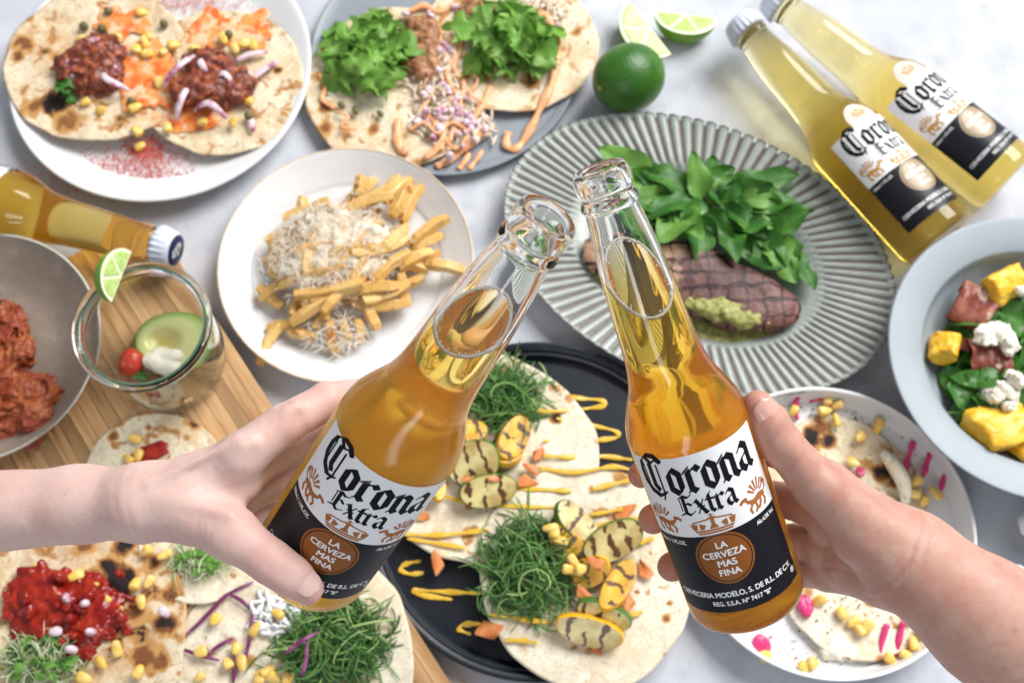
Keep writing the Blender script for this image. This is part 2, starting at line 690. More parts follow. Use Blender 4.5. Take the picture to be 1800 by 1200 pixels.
# bamboo serving board: laminated strips
def build_board():
    O = P(258, 372, 1.8)
    e1 = P(790, 1200, 1.8) - P(285, 417, 1.8)
    e1 = e1 / np.linalg.norm(e1)
    e2 = np.array([e1[1], -e1[0], 0])
    if e2[0] > 0:
        e2 = -e2
    ang = math.atan2(e1[1], e1[0])
    side = 1.0 if (e2 @ np.array([-math.sin(ang), math.cos(ang), 0])) > 0 else -1.0
    O = O + e2 * 0.0
    root = thing("serving_board", "bamboo board of glued strips under the jar and the tacos", "board", (O[0], O[1], 0), rot=(0, 0, ang))
    w, n, Lb, rc = 0.98, 30, 46.0, 2.2
    tot = w * n
    for j in range(n):
        v0, v1 = j * w + 0.012, (j + 1) * w - 0.012
        pts = []
        vs = np.linspace(v0, v1, 4)

        def end(v):
            if v < rc:
                return rc - math.sqrt(max(0, rc * rc - (rc - v) ** 2))
            if v > tot - rc:
                q = v - (tot - rc)
                return rc - math.sqrt(max(0, rc * rc - q * q))
            return 0.0
        outline = [(end(v), side * v) for v in vs] + [(Lb, side * v1), (Lb, side * v0)]
        if side < 0:
            outline = outline[::-1]
        zt = 1.8 - RNG.uniform(0.0, 0.012)
        m = len(outline)
        c = np.mean(outline, 0)
        V = [(x, y, 0.0) for x, y in outline] + [(x, y, zt - 0.04) for x, y in outline] + \
            [(x + (0.02 if x < c[0] else -0.02), y + (0.02 if y < c[1] else -0.02), zt) for x, y in outline]
        F = [tuple(reversed(range(m))), tuple(range(2 * m, 3 * m))]
        for k in range(2):
            for i in range(m):
                F.append((k * m + i, k * m + (i + 1) % m, (k + 1) * m + (i + 1) % m, (k + 1) * m + i))
        me = new_mesh("strip", V, F, smooth=False)
        bm = bmesh.new(); bm.from_mesh(me); bmesh.ops.recalc_face_normals(bm, faces=bm.faces[:]); bm.to_mesh(me); bm.free()
        link("strip", me, M_WOOD, root)


build_board()

# ------------------------------------------------------------------ bottles
def glass_material(name, rough_lo, rough_hi, bumpy=0.0):
    m, nt, b = mat_new(name)
    b.inputs['Base Color'].default_value = (0.985, 0.992, 0.985, 1)
    b.inputs['Transmission Weight'].default_value = 1.0
    b.inputs['IOR'].default_value = 1.37
    tc = node(nt, 'ShaderNodeTexCoord')
    sp = node(nt, 'ShaderNodeSeparateXYZ')
    nt.links.new(tc.outputs['Object'], sp.inputs[0])
    r = node(nt, 'ShaderNodeMapRange', interpolation_type='SMOOTHSTEP')
    r.inputs['From Min'].default_value = 0.115
    r.inputs['From Max'].default_value = 0.165
    r.inputs['To Min'].default_value = rough_hi
    r.inputs['To Max'].default_value = rough_lo
    nt.links.new(sp.outputs[2], r.inputs['Value'])
    nt.links.new(r.outputs[0], b.inputs['Roughness'])
    if bumpy:
        add_bump(nt, b, tc.outputs['Object'], 1.2, bumpy, 0.05, detail=1.0)
    return m


def beer_material(name, dens, scat=0.0, glow=0.0, hcol=(0.80, 0.37, 0.03), neck=0.06):
    m, nt, b = mat_new(name)
    nt.nodes.remove(b)
    tr = node(nt, 'ShaderNodeBsdfTransparent')
    # diffuse amber haze: light through the body put into colour, little in the neck
    tc = node(nt, 'ShaderNodeTexCoord')
    sp = node(nt, 'ShaderNodeSeparateXYZ')
    nt.links.new(tc.outputs['Object'], sp.inputs[0])
    mr = node(nt, 'ShaderNodeMapRange', interpolation_type='SMOOTHSTEP')
    mr.inputs['From Min'].default_value = 0.085
    mr.inputs['From Max'].default_value = 0.135
    mr.inputs['To Min'].default_value = glow
    mr.inputs['To Max'].default_value = neck
    nt.links.new(sp.outputs[2], mr.inputs['Value'])
    df = node(nt, 'ShaderNodeBsdfDiffuse')
    df.inputs[0].default_value = c4(hcol)
    mx = node(nt, 'ShaderNodeMixShader')
    nt.links.new(mr.outputs[0], mx.inputs[0])
    nt.links.new(tr.outputs[0], mx.inputs[1])
    nt.links.new(df.outputs[0], mx.inputs[2])
    nt.links.new(mx.outputs[0], nt.nodes['Material Output'].inputs['Surface'])
    va = node(nt, 'ShaderNodeVolumeAbsorption')
    va.inputs['Color'].default_value = (0.999, 0.845, 0.0, 1)
    va.inputs['Density'].default_value = dens
    out = nt.nodes['Material Output']
    if scat:
        vs = node(nt, 'ShaderNodeVolumeScatter')
        vs.inputs['Color'].default_value = (1.0, 0.90, 0.60, 1)
        vs.inputs['Density'].default_value = scat
        vs.inputs['Anisotropy'].default_value = 0.4
        ad = node(nt, 'ShaderNodeAddShader')
        nt.links.new(va.outputs[0], ad.inputs[0])
        nt.links.new(vs.outputs[0], ad.inputs[1])
        nt.links.new(ad.outputs[0], out.inputs['Volume'])
    else:
        nt.links.new(va.outputs[0], out.inputs['Volume'])
    return m


M_GLASS_CLEAR = glass_material("bottle_glass", 0.0, 0.02)
M_GLASS_FROST = glass_material("misted_bottle_glass", 0.0, 0.20)
M_GLASS_DEW = glass_material("dewy_bottle_glass", 0.0, 0.10)
M_BEER = beer_material("lager", 70, 8, 0.28, (0.92, 0.44, 0.03), 0.03)
M_BEER_GLOW = beer_material("glowing_lager", 46, 5, 0.50, (0.97, 0.66, 0.06), 0.02)
M_BEER_LEFT = beer_material("gold_lager", 46, 4, 0.12, (0.80, 0.42, 0.05), 0.10)
M_BEER_LYING = beer_material("bright_lager", 31, 4, 0.14, (0.97, 0.66, 0.08), 0.05)
M_FOAM = pmat("foam", (0.86, 0.80, 0.70), 0.35, bump=(12, 0.8, 0.03), transl=0.3)
M_LABELW = pmat("white_label", (0.78, 0.78, 0.795), 0.5, spec=0.2)
M_LABELK = pmat("black_label", (0.007, 0.008, 0.012), 0.42, spec=0.25)
M_BOUNCE = pmat("bounce_backing", (0.80, 0.79, 0.76), 0.5)  # white layer added behind the label to bounce light into the beer
M_INK = pmat("black_ink", (0.007, 0.008, 0.011), 0.6, spec=0.12)
M_WHITEINK = pmat("white_ink", (0.78, 0.78, 0.78), 0.4)
M_COPPER = pmat("copper_ink", (0.36, 0.125, 0.03), 0.5, spec=0.2)
M_CAPW = pmat("cap_enamel", (0.62, 0.66, 0.76), 0.25)
M_CAPB = pmat("cap_blue", (0.012, 0.022, 0.07), 0.3)
M_CREST = pmat("pale_crest", (0.70, 0.60, 0.52), 0.35)
M_GOLD = pmat("gold_ink", (0.50, 0.26, 0.05), 0.55, spec=0.15)


def window_material(name, tint, body, f):
    """printed see-through window of the label: part ink, part clear"""
    m, nt, b = mat_new(name)
    b.inputs['Base Color'].default_value = c4(body)
    b.inputs['Roughness'].default_value = 0.3
    t = node(nt, 'ShaderNodeBsdfTransparent')
    t.inputs[0].default_value = c4(tint)
    mx = node(nt, 'ShaderNodeMixShader')
    mx.inputs[0].default_value = f
    nt.links.new(b.outputs[0], mx.inputs[1])
    nt.links.new(t.outputs[0], mx.inputs[2])
    nt.links.new(mx.outputs[0], nt.nodes['Material Output'].inputs[0])
    return m


M_MEDAL = window_material("amber_medallion", (0.95, 0.62, 0.25), (0.36, 0.115, 0.018), 0.30)
M_MEDAL_LIT = window_material("lit_medallion", (1.0, 0.9, 0.7), (0.72, 0.55, 0.36), 0.45)  # paler copy for lying bottles: light shining through the window put into its colour

BR = 3.06
OUTER = [(0, 0.28), (1.9, 0.12), (2.45, 0.0), (2.8, 0.1), (3.0, 0.42), (3.06, 0.9), (3.06, 2), (3.06, 5), (3.06, 8), (3.06, 10.4), (3.03, 11.0), (2.86, 11.7),
         (2.52, 12.5), (2.17, 13.3), (1.95, 14.2), (1.83, 15.3), (1.76, 16.6), (1.70, 17.9), (1.60, 19.3), (1.46, 20.6), (1.33, 21.7), (1.28, 22.15),
         (1.29, 22.28), (1.38, 22.42), (1.40, 22.58), (1.34, 22.75), (1.25, 22.88), (1.24, 23.05), (1.31, 23.18), (1.36, 23.4), (1.355, 23.75), (1.28, 24.08), (1.14, 24.2)]
INNER = [(1.04, 24.12), (0.97, 23.9), (0.96, 23.3), (0.97, 22.5), (1.02, 21.7), (1.18, 20.6), (1.33, 19.3), (1.43, 17.9), (1.49, 16.6), (1.55, 15.3), (1.66, 14.2),
         (1.88, 13.3), (2.23, 12.5), (2.57, 11.7), (2.75, 11.0), (2.79, 10.4), (2.79, 8), (2.79, 5), (2.79, 2), (2.80, 0.9), (2.7, 0.55), (2.35, 0.36), (1.2, 0.45), (0, 0.52)]
OUT_S = smooth_prof(OUTER, 3)
IN_S = smooth_prof(INNER, 3)


def outer_r(t):
    zz = [p[1] for p in OUT_S if p[1] >= 0.9]
    rr = [p[0] for p in OUT_S if p[1] >= 0.9]
    return float(np.interp(t, zz[:60], rr[:60]))


def wrapped(V2, F, off):
    out = []
    for s, t in V2:
        r = outer_r(t) + off
        th = s / BR
        out.append((r * math.cos(th), r * math.sin(th), t))
    return out, F


def patch(s0, s1, t0, t1, off, ns=44, nt_=8, f=None):
    V2 = []
    for i in range(ns):
        for j in range(nt_):
            u, v = i / (ns - 1), j / (nt_ - 1)
            s, t = s0 + (s1 - s0) * u, t0 + (t1 - t0) * v
            V2.append((s, t))
    return wrapped(V2, grid_faces(ns, nt_), off)


def hull(pts):
    pts = sorted(set((round(x, 5), round(y, 5)) for x, y in pts))
    def half(q):
        h = []
        for p in q:
            while len(h) > 1 and (h[-1][0] - h[-2][0]) * (p[1] - h[-2][1]) - (h[-1][1] - h[-2][1]) * (p[0] - h[-2][0]) <= 0:
                h.pop()
            h.append(p)
        return h
    a, b = half(pts), half(pts[::-1])
    return a[:-1] + b[:-1]


def nib_strokes(strokes, width, ang=40, thick=0.05):
    """broad-pen strokes -> convex polygons (blackletter hand)"""
    a = math.radians(ang)
    n = np.array([math.cos(a), math.sin(a)])
    q = np.array([-n[1], n[0]])
    polys = []
    for st in strokes:
        w = width
        if isinstance(st, tuple):
            st, w = st
        for p0, p1 in zip(st, st[1:]):
            pts = []
            for p in (p0, p1):
                for sa in (-.5, .5):
                    for sb in (-.5, .5):
                        v = np.array(p) + n * w * sa + q * thick * sb
                        pts.append((float(v[0]), float(v[1])))
            polys.append(hull(pts))
    return polys


GLYPH = {
    'C': ([([(1.02, 1.22), (0.84, 1.44), (0.52, 1.46), (0.24, 1.22), (0.14, 0.85), (0.16, 0.45), (0.34, 0.12), (0.62, -0.06), (0.90, 0.06)], .20),
           ([(0.46, 1.34), (0.66, 1.16), (0.88, 1.32), (1.04, 1.2)], .16), ([(0.56, 1.16), (0.56, 0.34), (0.68, 0.16)], .20),
           ([(0.84, 1.1), (0.84, 0.05), (0.74, -0.2)], .05), ([(0.30, 1.1), (0.30, 0.3)], .04)], 1.06),
    'o': ([[(0.14, 0.80), (0.14, 0.22)], [(0.14, 0.22), (0.36, 0.03)], [(0.52, 0.80), (0.52, 0.22)], [(0.30, 1.0), (0.52, 0.80)],
           [(0.14, 0.80), (0.30, 0.99)], [(0.52, 0.22), (0.38, 0.03)]], 0.68),
    'r': ([[(0.18, 0.86), (0.18, 0.16)], [(0.06, 0.84), (0.18, 0.96)], [(0.10, 0.08), (0.18, 0.16), (0.32, 0.04)], [(0.34, 0.88), (0.46, 0.98), (0.58, 0.84)], ([(0.2, 0.75), (0.36, 0.92)], .1)], 0.60),
    'n': ([[(0.16, 0.86), (0.16, 0.16)], [(0.04, 0.84), (0.16, 0.96)], [(0.08, 0.08), (0.16, 0.16), (0.27, 0.04)], [(0.34, 0.94), (0.54, 0.80)], ([(0.18, 0.76), (0.36, 0.94)], .1),
           [(0.54, 0.80), (0.54, 0.16)], [(0.54, 0.16), (0.68, 0.03)]], 0.74),
    'a': ([[(0.52, 0.84), (0.52, 0.16)], [(0.52, 0.16), (0.66, 0.03)], [(0.30, 1.0), (0.52, 0.84)], [(0.14, 0.82), (0.30, 0.98)],
           [(0.14, 0.44), (0.14, 0.18)], [(0.14, 0.18), (0.32, 0.02)], ([(0.14, 0.44), (0.46, 0.62)], .1), ([(0.32, 0.03), (0.5, 0.2)], .1)], 0.72),
    'E': ([([(0.10, 1.16), (0.36, 1.32), (0.62, 1.18), (0.86, 1.32)], .18), [(0.34, 1.26), (0.34, 0.18)], ([(0.34, 0.70), (0.56, 0.80), (0.74, 0.66)], .16),
           ([(0.02, 0.06), (0.30, 0.18), (0.56, 0.02), (0.84, 0.22)], .18), ([(0.12, 1.1), (0.12, 0.3)], .05)], 0.92),
    'x': ([[(0.14, 0.88), (0.52, 0.12)], ([(0.54, 0.92), (0.10, 0.06)], .08), [(0.04, 0.84), (0.14, 0.96)], [(0.48, 0.1), (0.62, 0.04)], ([(0.12, 0.5), (0.54, 0.5)], .06)], 0.64),
    't': ([[(0.22, 1.12), (0.22, 0.18)], [(0.22, 0.18), (0.38, 0.03)], ([(0.02, 0.86), (0.46, 0.86)], .14), [(0.22, 1.12), (0.34, 1.24)]], 0.46),
}


def blackletter(word, xh, s_mid, t_base, nib=0.22, capscale=1.0, track=0.02):
    polys, x = [], 0.0
    for ch in word:
        st, adv = GLYPH[ch]
        k = capscale if ch.isupper() else 1.0
        for pl in nib_strokes(st, nib):
            polys.append([(x + px_ * k, py_ * k - (0.12 if ch == 'C' else 0) * (k - 1)) for px_, py_ in pl])
        x += adv * k + track
    return [[(s_mid + (a - x / 2) * xh, t_base + b * xh) for a, b in pl] for pl in polys]


def clip_half(pl, x, keep_right):
    out = []
    for (x0, y0), (x1, y1) in zip(pl, pl[1:] + pl[:1]):
        in0, in1 = (x0 >= x) == keep_right, (x1 >= x) == keep_right
        if in0:
            out.append((x0, y0))
        if in0 != in1:
            k = (x - x0) / (x1 - x0)
            out.append((x, y0 + k * (y1 - y0)))
    return out


def slices(pl, w=0.3):
    xs = [p[0] for p in pl]
    lo, hi = min(xs), max(xs)
    if hi - lo <= w:
        return [pl]
    out = []
    n = int(math.ceil((hi - lo) / w))
    for k in range(n):
        q = pl
        if k > 0:
            q = clip_half(q, lo + (hi - lo) * k / n, True)
        if k < n - 1 and len(q) > 2:
            q = clip_half(q, lo + (hi - lo) * (k + 1) / n, False)
        if len(q) > 2:
            out.append(q)
    return out


def polys_mesh(polys, off, step=0.0012):
    V, F = [], []
    polys = [q for pl in polys for q in slices(pl)]
    for i, pl in enumerate(polys):
        o = len(V)
        v, _ = wrapped(pl, None, off + step * (i % 5))
        V.extend(v)
        F.append(tuple(range(o, o + len(pl))))
    return V, F


_tc = {}


def text_verts(body, size, condensed=1.0):
    key = (body, size)
    if key not in _tc:
        cu = bpy.data.curves.new("lettering", 'FONT')
        cu.body = body
        cu.size = size
        cu.align_x = 'CENTER'
        o = bpy.data.objects.new("lettering", cu)
        COL.objects.link(o)
        dg = bpy.context.evaluated_depsgraph_get()
        dg.update()
        me = bpy.data.meshes.new_from_object(o.evaluated_get(dg))
        V = [(v.co.x, v.co.y) for v in me.vertices]
        F = [tuple(p.vertices) for p in me.polygons]
        bpy.data.objects.remove(o)
        bpy.data.meshes.remove(me)
        _tc[key] = (V, F)
    return _tc[key]


def text_mesh(body, size, s, t, off, squeeze=1.0, slope=0.0):
    V, F = text_verts(body, size)
    out = []
    for k, (dx, dy) in enumerate(((-.013, 0), (.013, 0), (0, .010), (0, -.010))):       # fattened strokes
        V2 = [(s + x * squeeze + dx * size / .4, t + y + dy * size / .4) for x, y in V]
        out.append(wrapped(V2, F, off + 0.0015 * k))
    return merge(out)


def disc_poly(s, t, r, n=40, rt=None):
    rt = rt or r
    return [(s + r * math.cos(2 * math.pi * k / n), t + rt * math.sin(2 * math.pi * k / n)) for k in range(n)]


def ring_mesh(s, t, r0, r1, off, n=60):
    V2 = []
    for k in range(n):
        a = 2 * math.pi * k / n
        for r in (r0, r1):
            V2.append((s + r * math.cos(a), t + r * math.sin(a)))
    F = grid_faces(n, 2, wrap_u=True)
    return wrapped(V2, F, off)


def disc_mesh(s, t, r, off, n=48, rings=5, clip_top=None):
    V2 = [(s, t)]
    F = []
    for j in range(1, rings + 1):
        for k in range(n):
            a = 2 * math.pi * k / n
            y = t + r * j / rings * math.sin(a)
            V2.append((s + r * j / rings * math.cos(a), y if clip_top is None else min(y, clip_top)))
    for k in range(n):
        F.append((0, 1 + k, 1 + (k + 1) % n))
    for j in range(rings - 1):
        for k in range(n):
            a, b = 1 + j * n, 1 + (j + 1) * n
            F.append((a + k, b + k, b + (k + 1) % n, a + (k + 1) % n))
    return wrapped(V2, F, off)


def crown_polys(s, t, w, h):
    P_ = []
    def q(*pts):
        P_.append([(s + x * w, t + y * h) for x, y in pts])
    q((-.36, 0), (.36, 0), (.39, .10), (-.39, .10))
    q((-.40, .14), (.40, .14), (.44, .24), (-.44, .24))
    q((-.5, .62), (-.44, .28), (-.36, .28), (-.34, .62))
    q((.5, .62), (.44, .28), (.36, .28), (.34, .62))
    for a in (-1, 1):
        q((a * .30, .28), (a * .22, .28), (a * .16, .52), (a * .30, .64)) if a > 0 else q((-.30, .28), (-.30, .64), (-.16, .52), (-.22, .28))
        q((a * .06, .80), (a * .08, .88), (a * .40, .76), (a * .46, .66), (a * .42, .64), (a * .36, .70))
    q((-.10, .28), (.10, .28), (.06, .46), (0, .54), (-.06, .46))
    q((-.04, .50), (.04, .50), (.04, .82), (-.04, .82))
    q((-.07, .82), (.07, .82), (.09, .90), (0, .98), (-.09, .90))
    q((-.02, .96), (.02, .96), (.02, 1.12), (-.02, 1.12))
    q((-.06, 1.02), (.06, 1.02), (.06, 1.06), (-.06, 1.06))
    return P_


def griffin_polys(s, t, h, flip):
    f = -1 if flip else 1
    st = []
    body = [([(-.42, .42), (-.2, .46), (.08, .36), (.28, .40)], .20), ([(.24, .40), (.40, .50), (.44, .62)], .13), ([(.40, .62), (.56, .60), (.64, .54)], .11),
            ([(-.40, .44), (-.60, .55), (-.66, .75), (-.58, .88), (-.5, .80)], .06),
            ([(-.36, .38), (-.44, .18), (-.34, .02)], .09), ([(-.22, .36), (-.16, .16), (-.04, .04)], .09), ([(.06, .30), (.02, .12), (.12, .0)], .08), ([(.22, .30), (.34, .16), (.30, .02)], .08)]
    polys = nib_strokes(body, .12, 60, .07)
    for k in range(6):
        a = math.radians(150 - k * 22)
        c0 = np.array([-.14, .52])
        p0 = c0 + 0.18 * np.array([math.cos(a), math.sin(a)])
        p1 = c0 + (0.60 - 0.03 * abs(k - 2)) * np.array([math.cos(a), math.sin(a)])
        d = np.array([-math.sin(a), math.cos(a)])
        polys.append([tuple(p0 - d * .025), tuple(p0 + d * .025), tuple(p1 + d * .05), tuple(p1 - d * .05)])
    out = []
    for pl in polys:
        q = [(s + f * x * h, t + y * h) for x, y in pl]
        out.append(q if f > 0 else q[::-1])
    return out




def bottle_frame(base, axis, front):
    z = Vector([float(c) for c in axis]).normalized()
    x = Vector([float(c) for c in front])
    x = (x - z * x.dot(z)).normalized()
    y = z.cross(x)
    return Matrix(((x.x, y.x, z.x, base[0] * CM), (x.y, y.y, z.y, base[1] * CM), (x.z, y.z, z.z, base[2] * CM), (0, 0, 0, 1)))


_shared = {}


def shared(key, fn):
    if key not in _shared:
        V, F = fn()
        _shared[key] = new_mesh(key.split(':')[0], V, F)
    return _shared[key]


def lmesh(name, VF, mat, parent, key=None):
    me = shared(name + ':' + key, lambda: VF()) if key else new_mesh(name, *VF())
    return link(name, me, mat, parent)


def make_bottle(label, base, axis, front, level, glass, beer, capped, group=None, crest=False, gold=False, medal=None, cap_top=None):
    root = thing("beer_bottle", label, "bottle", group=group)
    Mx = bottle_frame(base, axis, front)
    root.matrix_world = Mx
    # glass and beer share one outer surface: the beer is a coloured body inside it, the head space a hollow cut level
    nl = (Mx.to_3x3().transposed() @ Vector((0, 0, 1))).normalized()

    def level_cut(me, z, keep_top):
        bm = bmesh.new()
        bm.from_mesh(me)
        r = bmesh.ops.bisect_plane(bm, geom=bm.verts[:] + bm.edges[:] + bm.faces[:], plane_co=Vector((0, 0, z * CM)), plane_no=nl, clear_outer=not keep_top, clear_inner=keep_top)
        vs = {v for e in r['geom_cut'] if isinstance(e, bmesh.types.BMEdge) for v in e.verts}
        cen = sum((v.co for v in vs), Vector()) / len(vs)
        ax = nl.orthogonal().normalized()
        ay = nl.cross(ax)
        loop = sorted(vs, key=lambda v: math.atan2((v.co - cen).dot(ay), (v.co - cen).dot(ax)))
        co = np.array([tuple(v.co / CM) for v in loop])
        fc = bm.faces.new(loop)
        fc.normal_update()
        if fc.normal.dot(nl) < 0:
            fc.normal_flip()
        for f in bm.faces:
            f.smooth = True
        for e in fc.edges:
            e.smooth = False
        return bm, co

    if level is None:
        V, F = lathe(OUT_S + [(0.6, 24.2), (0, 24.2)], 72)
        link("glass", _shared.setdefault('solidglass:' + glass.name, new_mesh("glass", V, F)), glass, root)
    else:
        V, F = lathe(IN_S, 72)
        bm, co = level_cut(new_mesh("glass", V, F), level, True)
        V, F = lathe(OUT_S + [IN_S[0]], 72)
        me = new_mesh("glass", V, F)
        bm.from_mesh(me)
        bmesh.ops.remove_doubles(bm, verts=bm.verts[:], dist=0.00002)
        bm.to_mesh(me)
        bm.free()
        link("glass", me, glass, root)
    prof = [(max(0, r - 0.012), z) for r, z in IN_S if z < (21.9 if level is not None else 23.4)][::-1]
    prof[0] = (0, prof[0][1])
    V, F = lathe(prof + [(0, prof[-1][1] + 0.02)], 64)
    me = new_mesh("beer", V, F)
    if level is not None:
        bm, _ = level_cut(me, level - 0.02, False)
        bm.to_mesh(me)
        bm.free()
        c0 = co.mean(0)
        pts = c0 + (co - c0) * 0.955 + np.array(nl) * 0.03
        keep = [pts[0]]
        for p in pts[1:]:
            if np.linalg.norm(p - keep[-1]) > 0.05:
                keep.append(p)
        rr = [0.055 + 0.03 * abs(math.sin(7 * k)) * (0.4 + 0.6 * abs(math.sin(1.3 * k))) for k in range(len(keep))]
        rb = random.Random(int(level * 10))
        balls = [tube(keep, rr, 7, closed=True)]
        for k in range(150):
            c = keep[rb.randrange(len(keep))]
            c = c + (c0 - c) * abs(rb.gauss(0, 0.05)) + np.array(nl) * rb.uniform(-.02, .07)
            q = rb.uniform(.02, .06)
            bv, bf = lathe([(0, -q), (q * .7, -q * .7), (q, 0), (q * .7, q * .7), (0, q)], 8)
            balls.append(([np.array(v) + c for v in bv], bf))
        V, F = merge(balls)
        link("foam_ring", new_mesh("foam_ring", V, F), M_FOAM, root)
    link("beer", me, beer, root)
    ink = M_GOLD if gold else M_COPPER
    # label: white field with blackletter words, crown and winged beasts; black band with medallion and small print
    S0, S1, T0, TB, T1 = -3.7, 3.7, 1.62, 6.12, 10.55
    lw = lmesh("label", lambda: patch(S0, S1, TB, T1, 0.012), M_LABELW, root, 'w')
    g = 'gold' if gold else 'copper'
    lmesh("name_lettering", lambda: polys_mesh(blackletter("Corona", 1.36, -0.02, 8.58, nib=0.25, capscale=1.10, track=0.0), 0.02), M_INK, lw, 'n')
    lmesh("word_lettering", lambda: polys_mesh(blackletter("Extra", 0.84, 0.1, 7.36, nib=0.24), 0.02), M_INK, lw, 'e')
    _shared.setdefault('crown:' + g, new_mesh("crown_emblem", *polys_mesh(crown_polys(0, 6.2, 2.3, 0.98), 0.02)))
    link("crown_emblem", _shared['crown:' + g], ink, lw)
    for sgn in (-1, 1):
        k = 'griffin%d:%s' % (sgn, g)
        if k not in _shared:
            _shared[k] = new_mesh("winged_emblem", *polys_mesh(griffin_polys(sgn * 2.45, 6.35, 1.42, sgn > 0), 0.02))
        link("winged_emblem", _shared[k], ink, lw)
    lmesh("bounce_backing", lambda: patch(S0 + 0.02, S1 - 0.02, T0 + 0.02, T1 - 0.02, 0.006), M_BOUNCE, root, 'b')
    lk = lmesh("label_band", lambda: patch(S0, S1, T0, TB - 0.002, 0.012), M_LABELK, root, 'k')
    md = medal or M_MEDAL
    _shared.setdefault('medallion:' + md.name, new_mesh("medallion", *disc_mesh(0, 4.72, 1.46, 0.019, clip_top=6.10)))
    link("medallion", _shared['medallion:' + md.name], M_GOLD if gold else M_COPPER, lk) if False else link("medallion", _shared['medallion:' + md.name], md, lk)
    _shared.setdefault('mring:' + g, new_mesh("medallion_ring", *merge([ring_mesh(0, 4.72, 1.30, 1.345, 0.024)])))
    link("medallion_ring", _shared['mring:' + g], M_INK, lk)

    def words():
        return merge([text_mesh(w, 0.50, 0, y, 0.026, 1.02) for w, y in (("LA", 5.32), ("CERVEZA", 4.80), ("MAS", 4.28), ("FINA", 3.76))])
    lmesh("medallion_lettering", words, M_WHITEINK, lk, 'm')

    for k_, a_ in enumerate((("CERVECERIA MODELO, S. DE R.L. DE C.V.", 0.42, 0.0, 2.52, 0.02, 0.86), ('REG. S.S.A. Nº 7417 "B"', 0.36, 0.1, 2.02, 0.02, 0.86),
                            ("330ml / 11FL.OZ.", 0.30, -2.62, 5.66, 0.02, 0.85), ("Alc.4.5% Vol.", 0.30, 2.72, 5.66, 0.02, 0.85), ("®", 0.42, 3.35, 2.05, 0.02, 1.0))):
        lmesh("small_lettering", lambda: text_mesh(*a_), M_WHITEINK, lk, 's%d' % k_)
    if crest:
        cr = link("crest", _shared.setdefault('crest:', new_mesh("crest", *disc_mesh(-0.15, 11.05, 1.35, 0.008))), M_CREST, root)
        link("crest_emblem", _shared.setdefault('creste:', new_mesh("crest_emblem", *polys_mesh(crown_polys(-0.15, 11.0, 1.3, 0.8), 0.016))), M_GOLD, cr)
    if capped:
        def capm():
            prof = [(1.32, 22.95), (1.62, 23.0), (1.60, 23.3), (1.52, 23.8), (1.44, 24.2), (1.30, 24.42), (1.0, 24.48), (0, 24.5)]
            def rad(th, r, z):
                a = max(0, (24.2 - z) / 1.2)
                return r * (1 + 0.045 * a * math.cos(21 * th)), z
            return lathe(prof, 126, rad)
        cp = lmesh("cap", capm, M_CAPW, root, 'c')
        if cap_top:
            V, F = lathe([(1.22, 24.46), (1.16, 24.515), (0, 24.53)], 48)
            link("cap_face", new_mesh("cap_face", V, F), M_CAPB, cp)
            Vt = []
            Ft = []
            for pl in crown_polys(0, -0.42, 1.5, 0.85):
                o = len(Vt)
                Vt.extend([(-y, x, 24.545) for x, y in pl])
                Ft.append(tuple(range(o, o + len(pl))))
            link("cap_emblem", new_mesh("cap_emblem", Vt, Ft), M_WHITEINK, cp)
    return root


def cam_dir(az, tilt):
    """direction from image angle and tilt towards the camera, in world axes"""
    x, y, zt = math.cos(az) * math.cos(tilt), math.sin(az) * math.cos(tilt), math.sin(tilt)
    return np.array([x, y * CT - zt * ST, y * ST + zt * CT])


# held bottles
BOT_R = dict(base=W(1316, 1055, 59.3), axis=cam_dir(1.946, 0.316))
BOT_L = dict(base=W(541, 992, 58.2), axis=cam_dir(0.943, 0.575))


def front_of(B, turn):
    c = B['base'] + B['axis'] * 6
    v = np.array([0, 0, HCAM]) - c
    v = v - B['axis'] * (v @ B['axis'])
    v = v / np.linalg.norm(v)
    w = np.cross(B['axis'], v)
    return v * math.cos(turn) + w * math.sin(turn)


make_bottle("open lager bottle at right, clear neck, held upright by the right hand", BOT_R['base'], BOT_R['axis'], front_of(BOT_R, math.radians(-7)), 18.9,
            M_GLASS_DEW, M_BEER, False, group="beer bottles")
make_bottle("open misted lager bottle at left tilted right, thumb across its base", BOT_L['base'], BOT_L['axis'], front_of(BOT_L, math.radians(9)), 18.2,
            M_GLASS_FROST, M_BEER_GLOW, False, group="beer bottles")


def lying(label, cap_px, base_px, roll, zc, zb, **kw):
    a, b = P(*cap_px, zc), P(*base_px, zb)
    ax = (a - b) / np.linalg.norm(a - b)
    up = np.array([0, 0, 1.0])
    side = np.cross(ax, up)
    fr = up * math.cos(roll) + side * math.sin(roll)
    base = b
    return make_bottle(label, base, ax, fr, None, M_GLASS_CLEAR, M_BEER_LYING, True, group="beer bottles", **kw)


lying("capped bottle lying on cloth nearest the oval platter at upper right", (1297, 37), (1652, 424), math.radians(14), 3.3, 3.12, crest=True, gold=True, medal=M_MEDAL_LIT)
lying("capped bottle lying on cloth at the upper right corner, behind another", (1370, 6), (1770, 320), math.radians(10), 3.3, 3.12, crest=True, gold=True, medal=M_MEDAL_LIT)
b_cap, b_dir = P(308, 440, 4.2), P(308, 440, 4.2) - P(58, 376, 3.6)
b_dir = b_dir / np.linalg.norm(b_dir)
make_bottle("capped bottle lying at the left edge above the stoneware bowl", b_cap - b_dir * 24.4, b_dir, (0.15, 0.25, 1), None, M_GLASS_CLEAR, M_BEER_LEFT, True,
            group="beer bottles", cap_top=True)

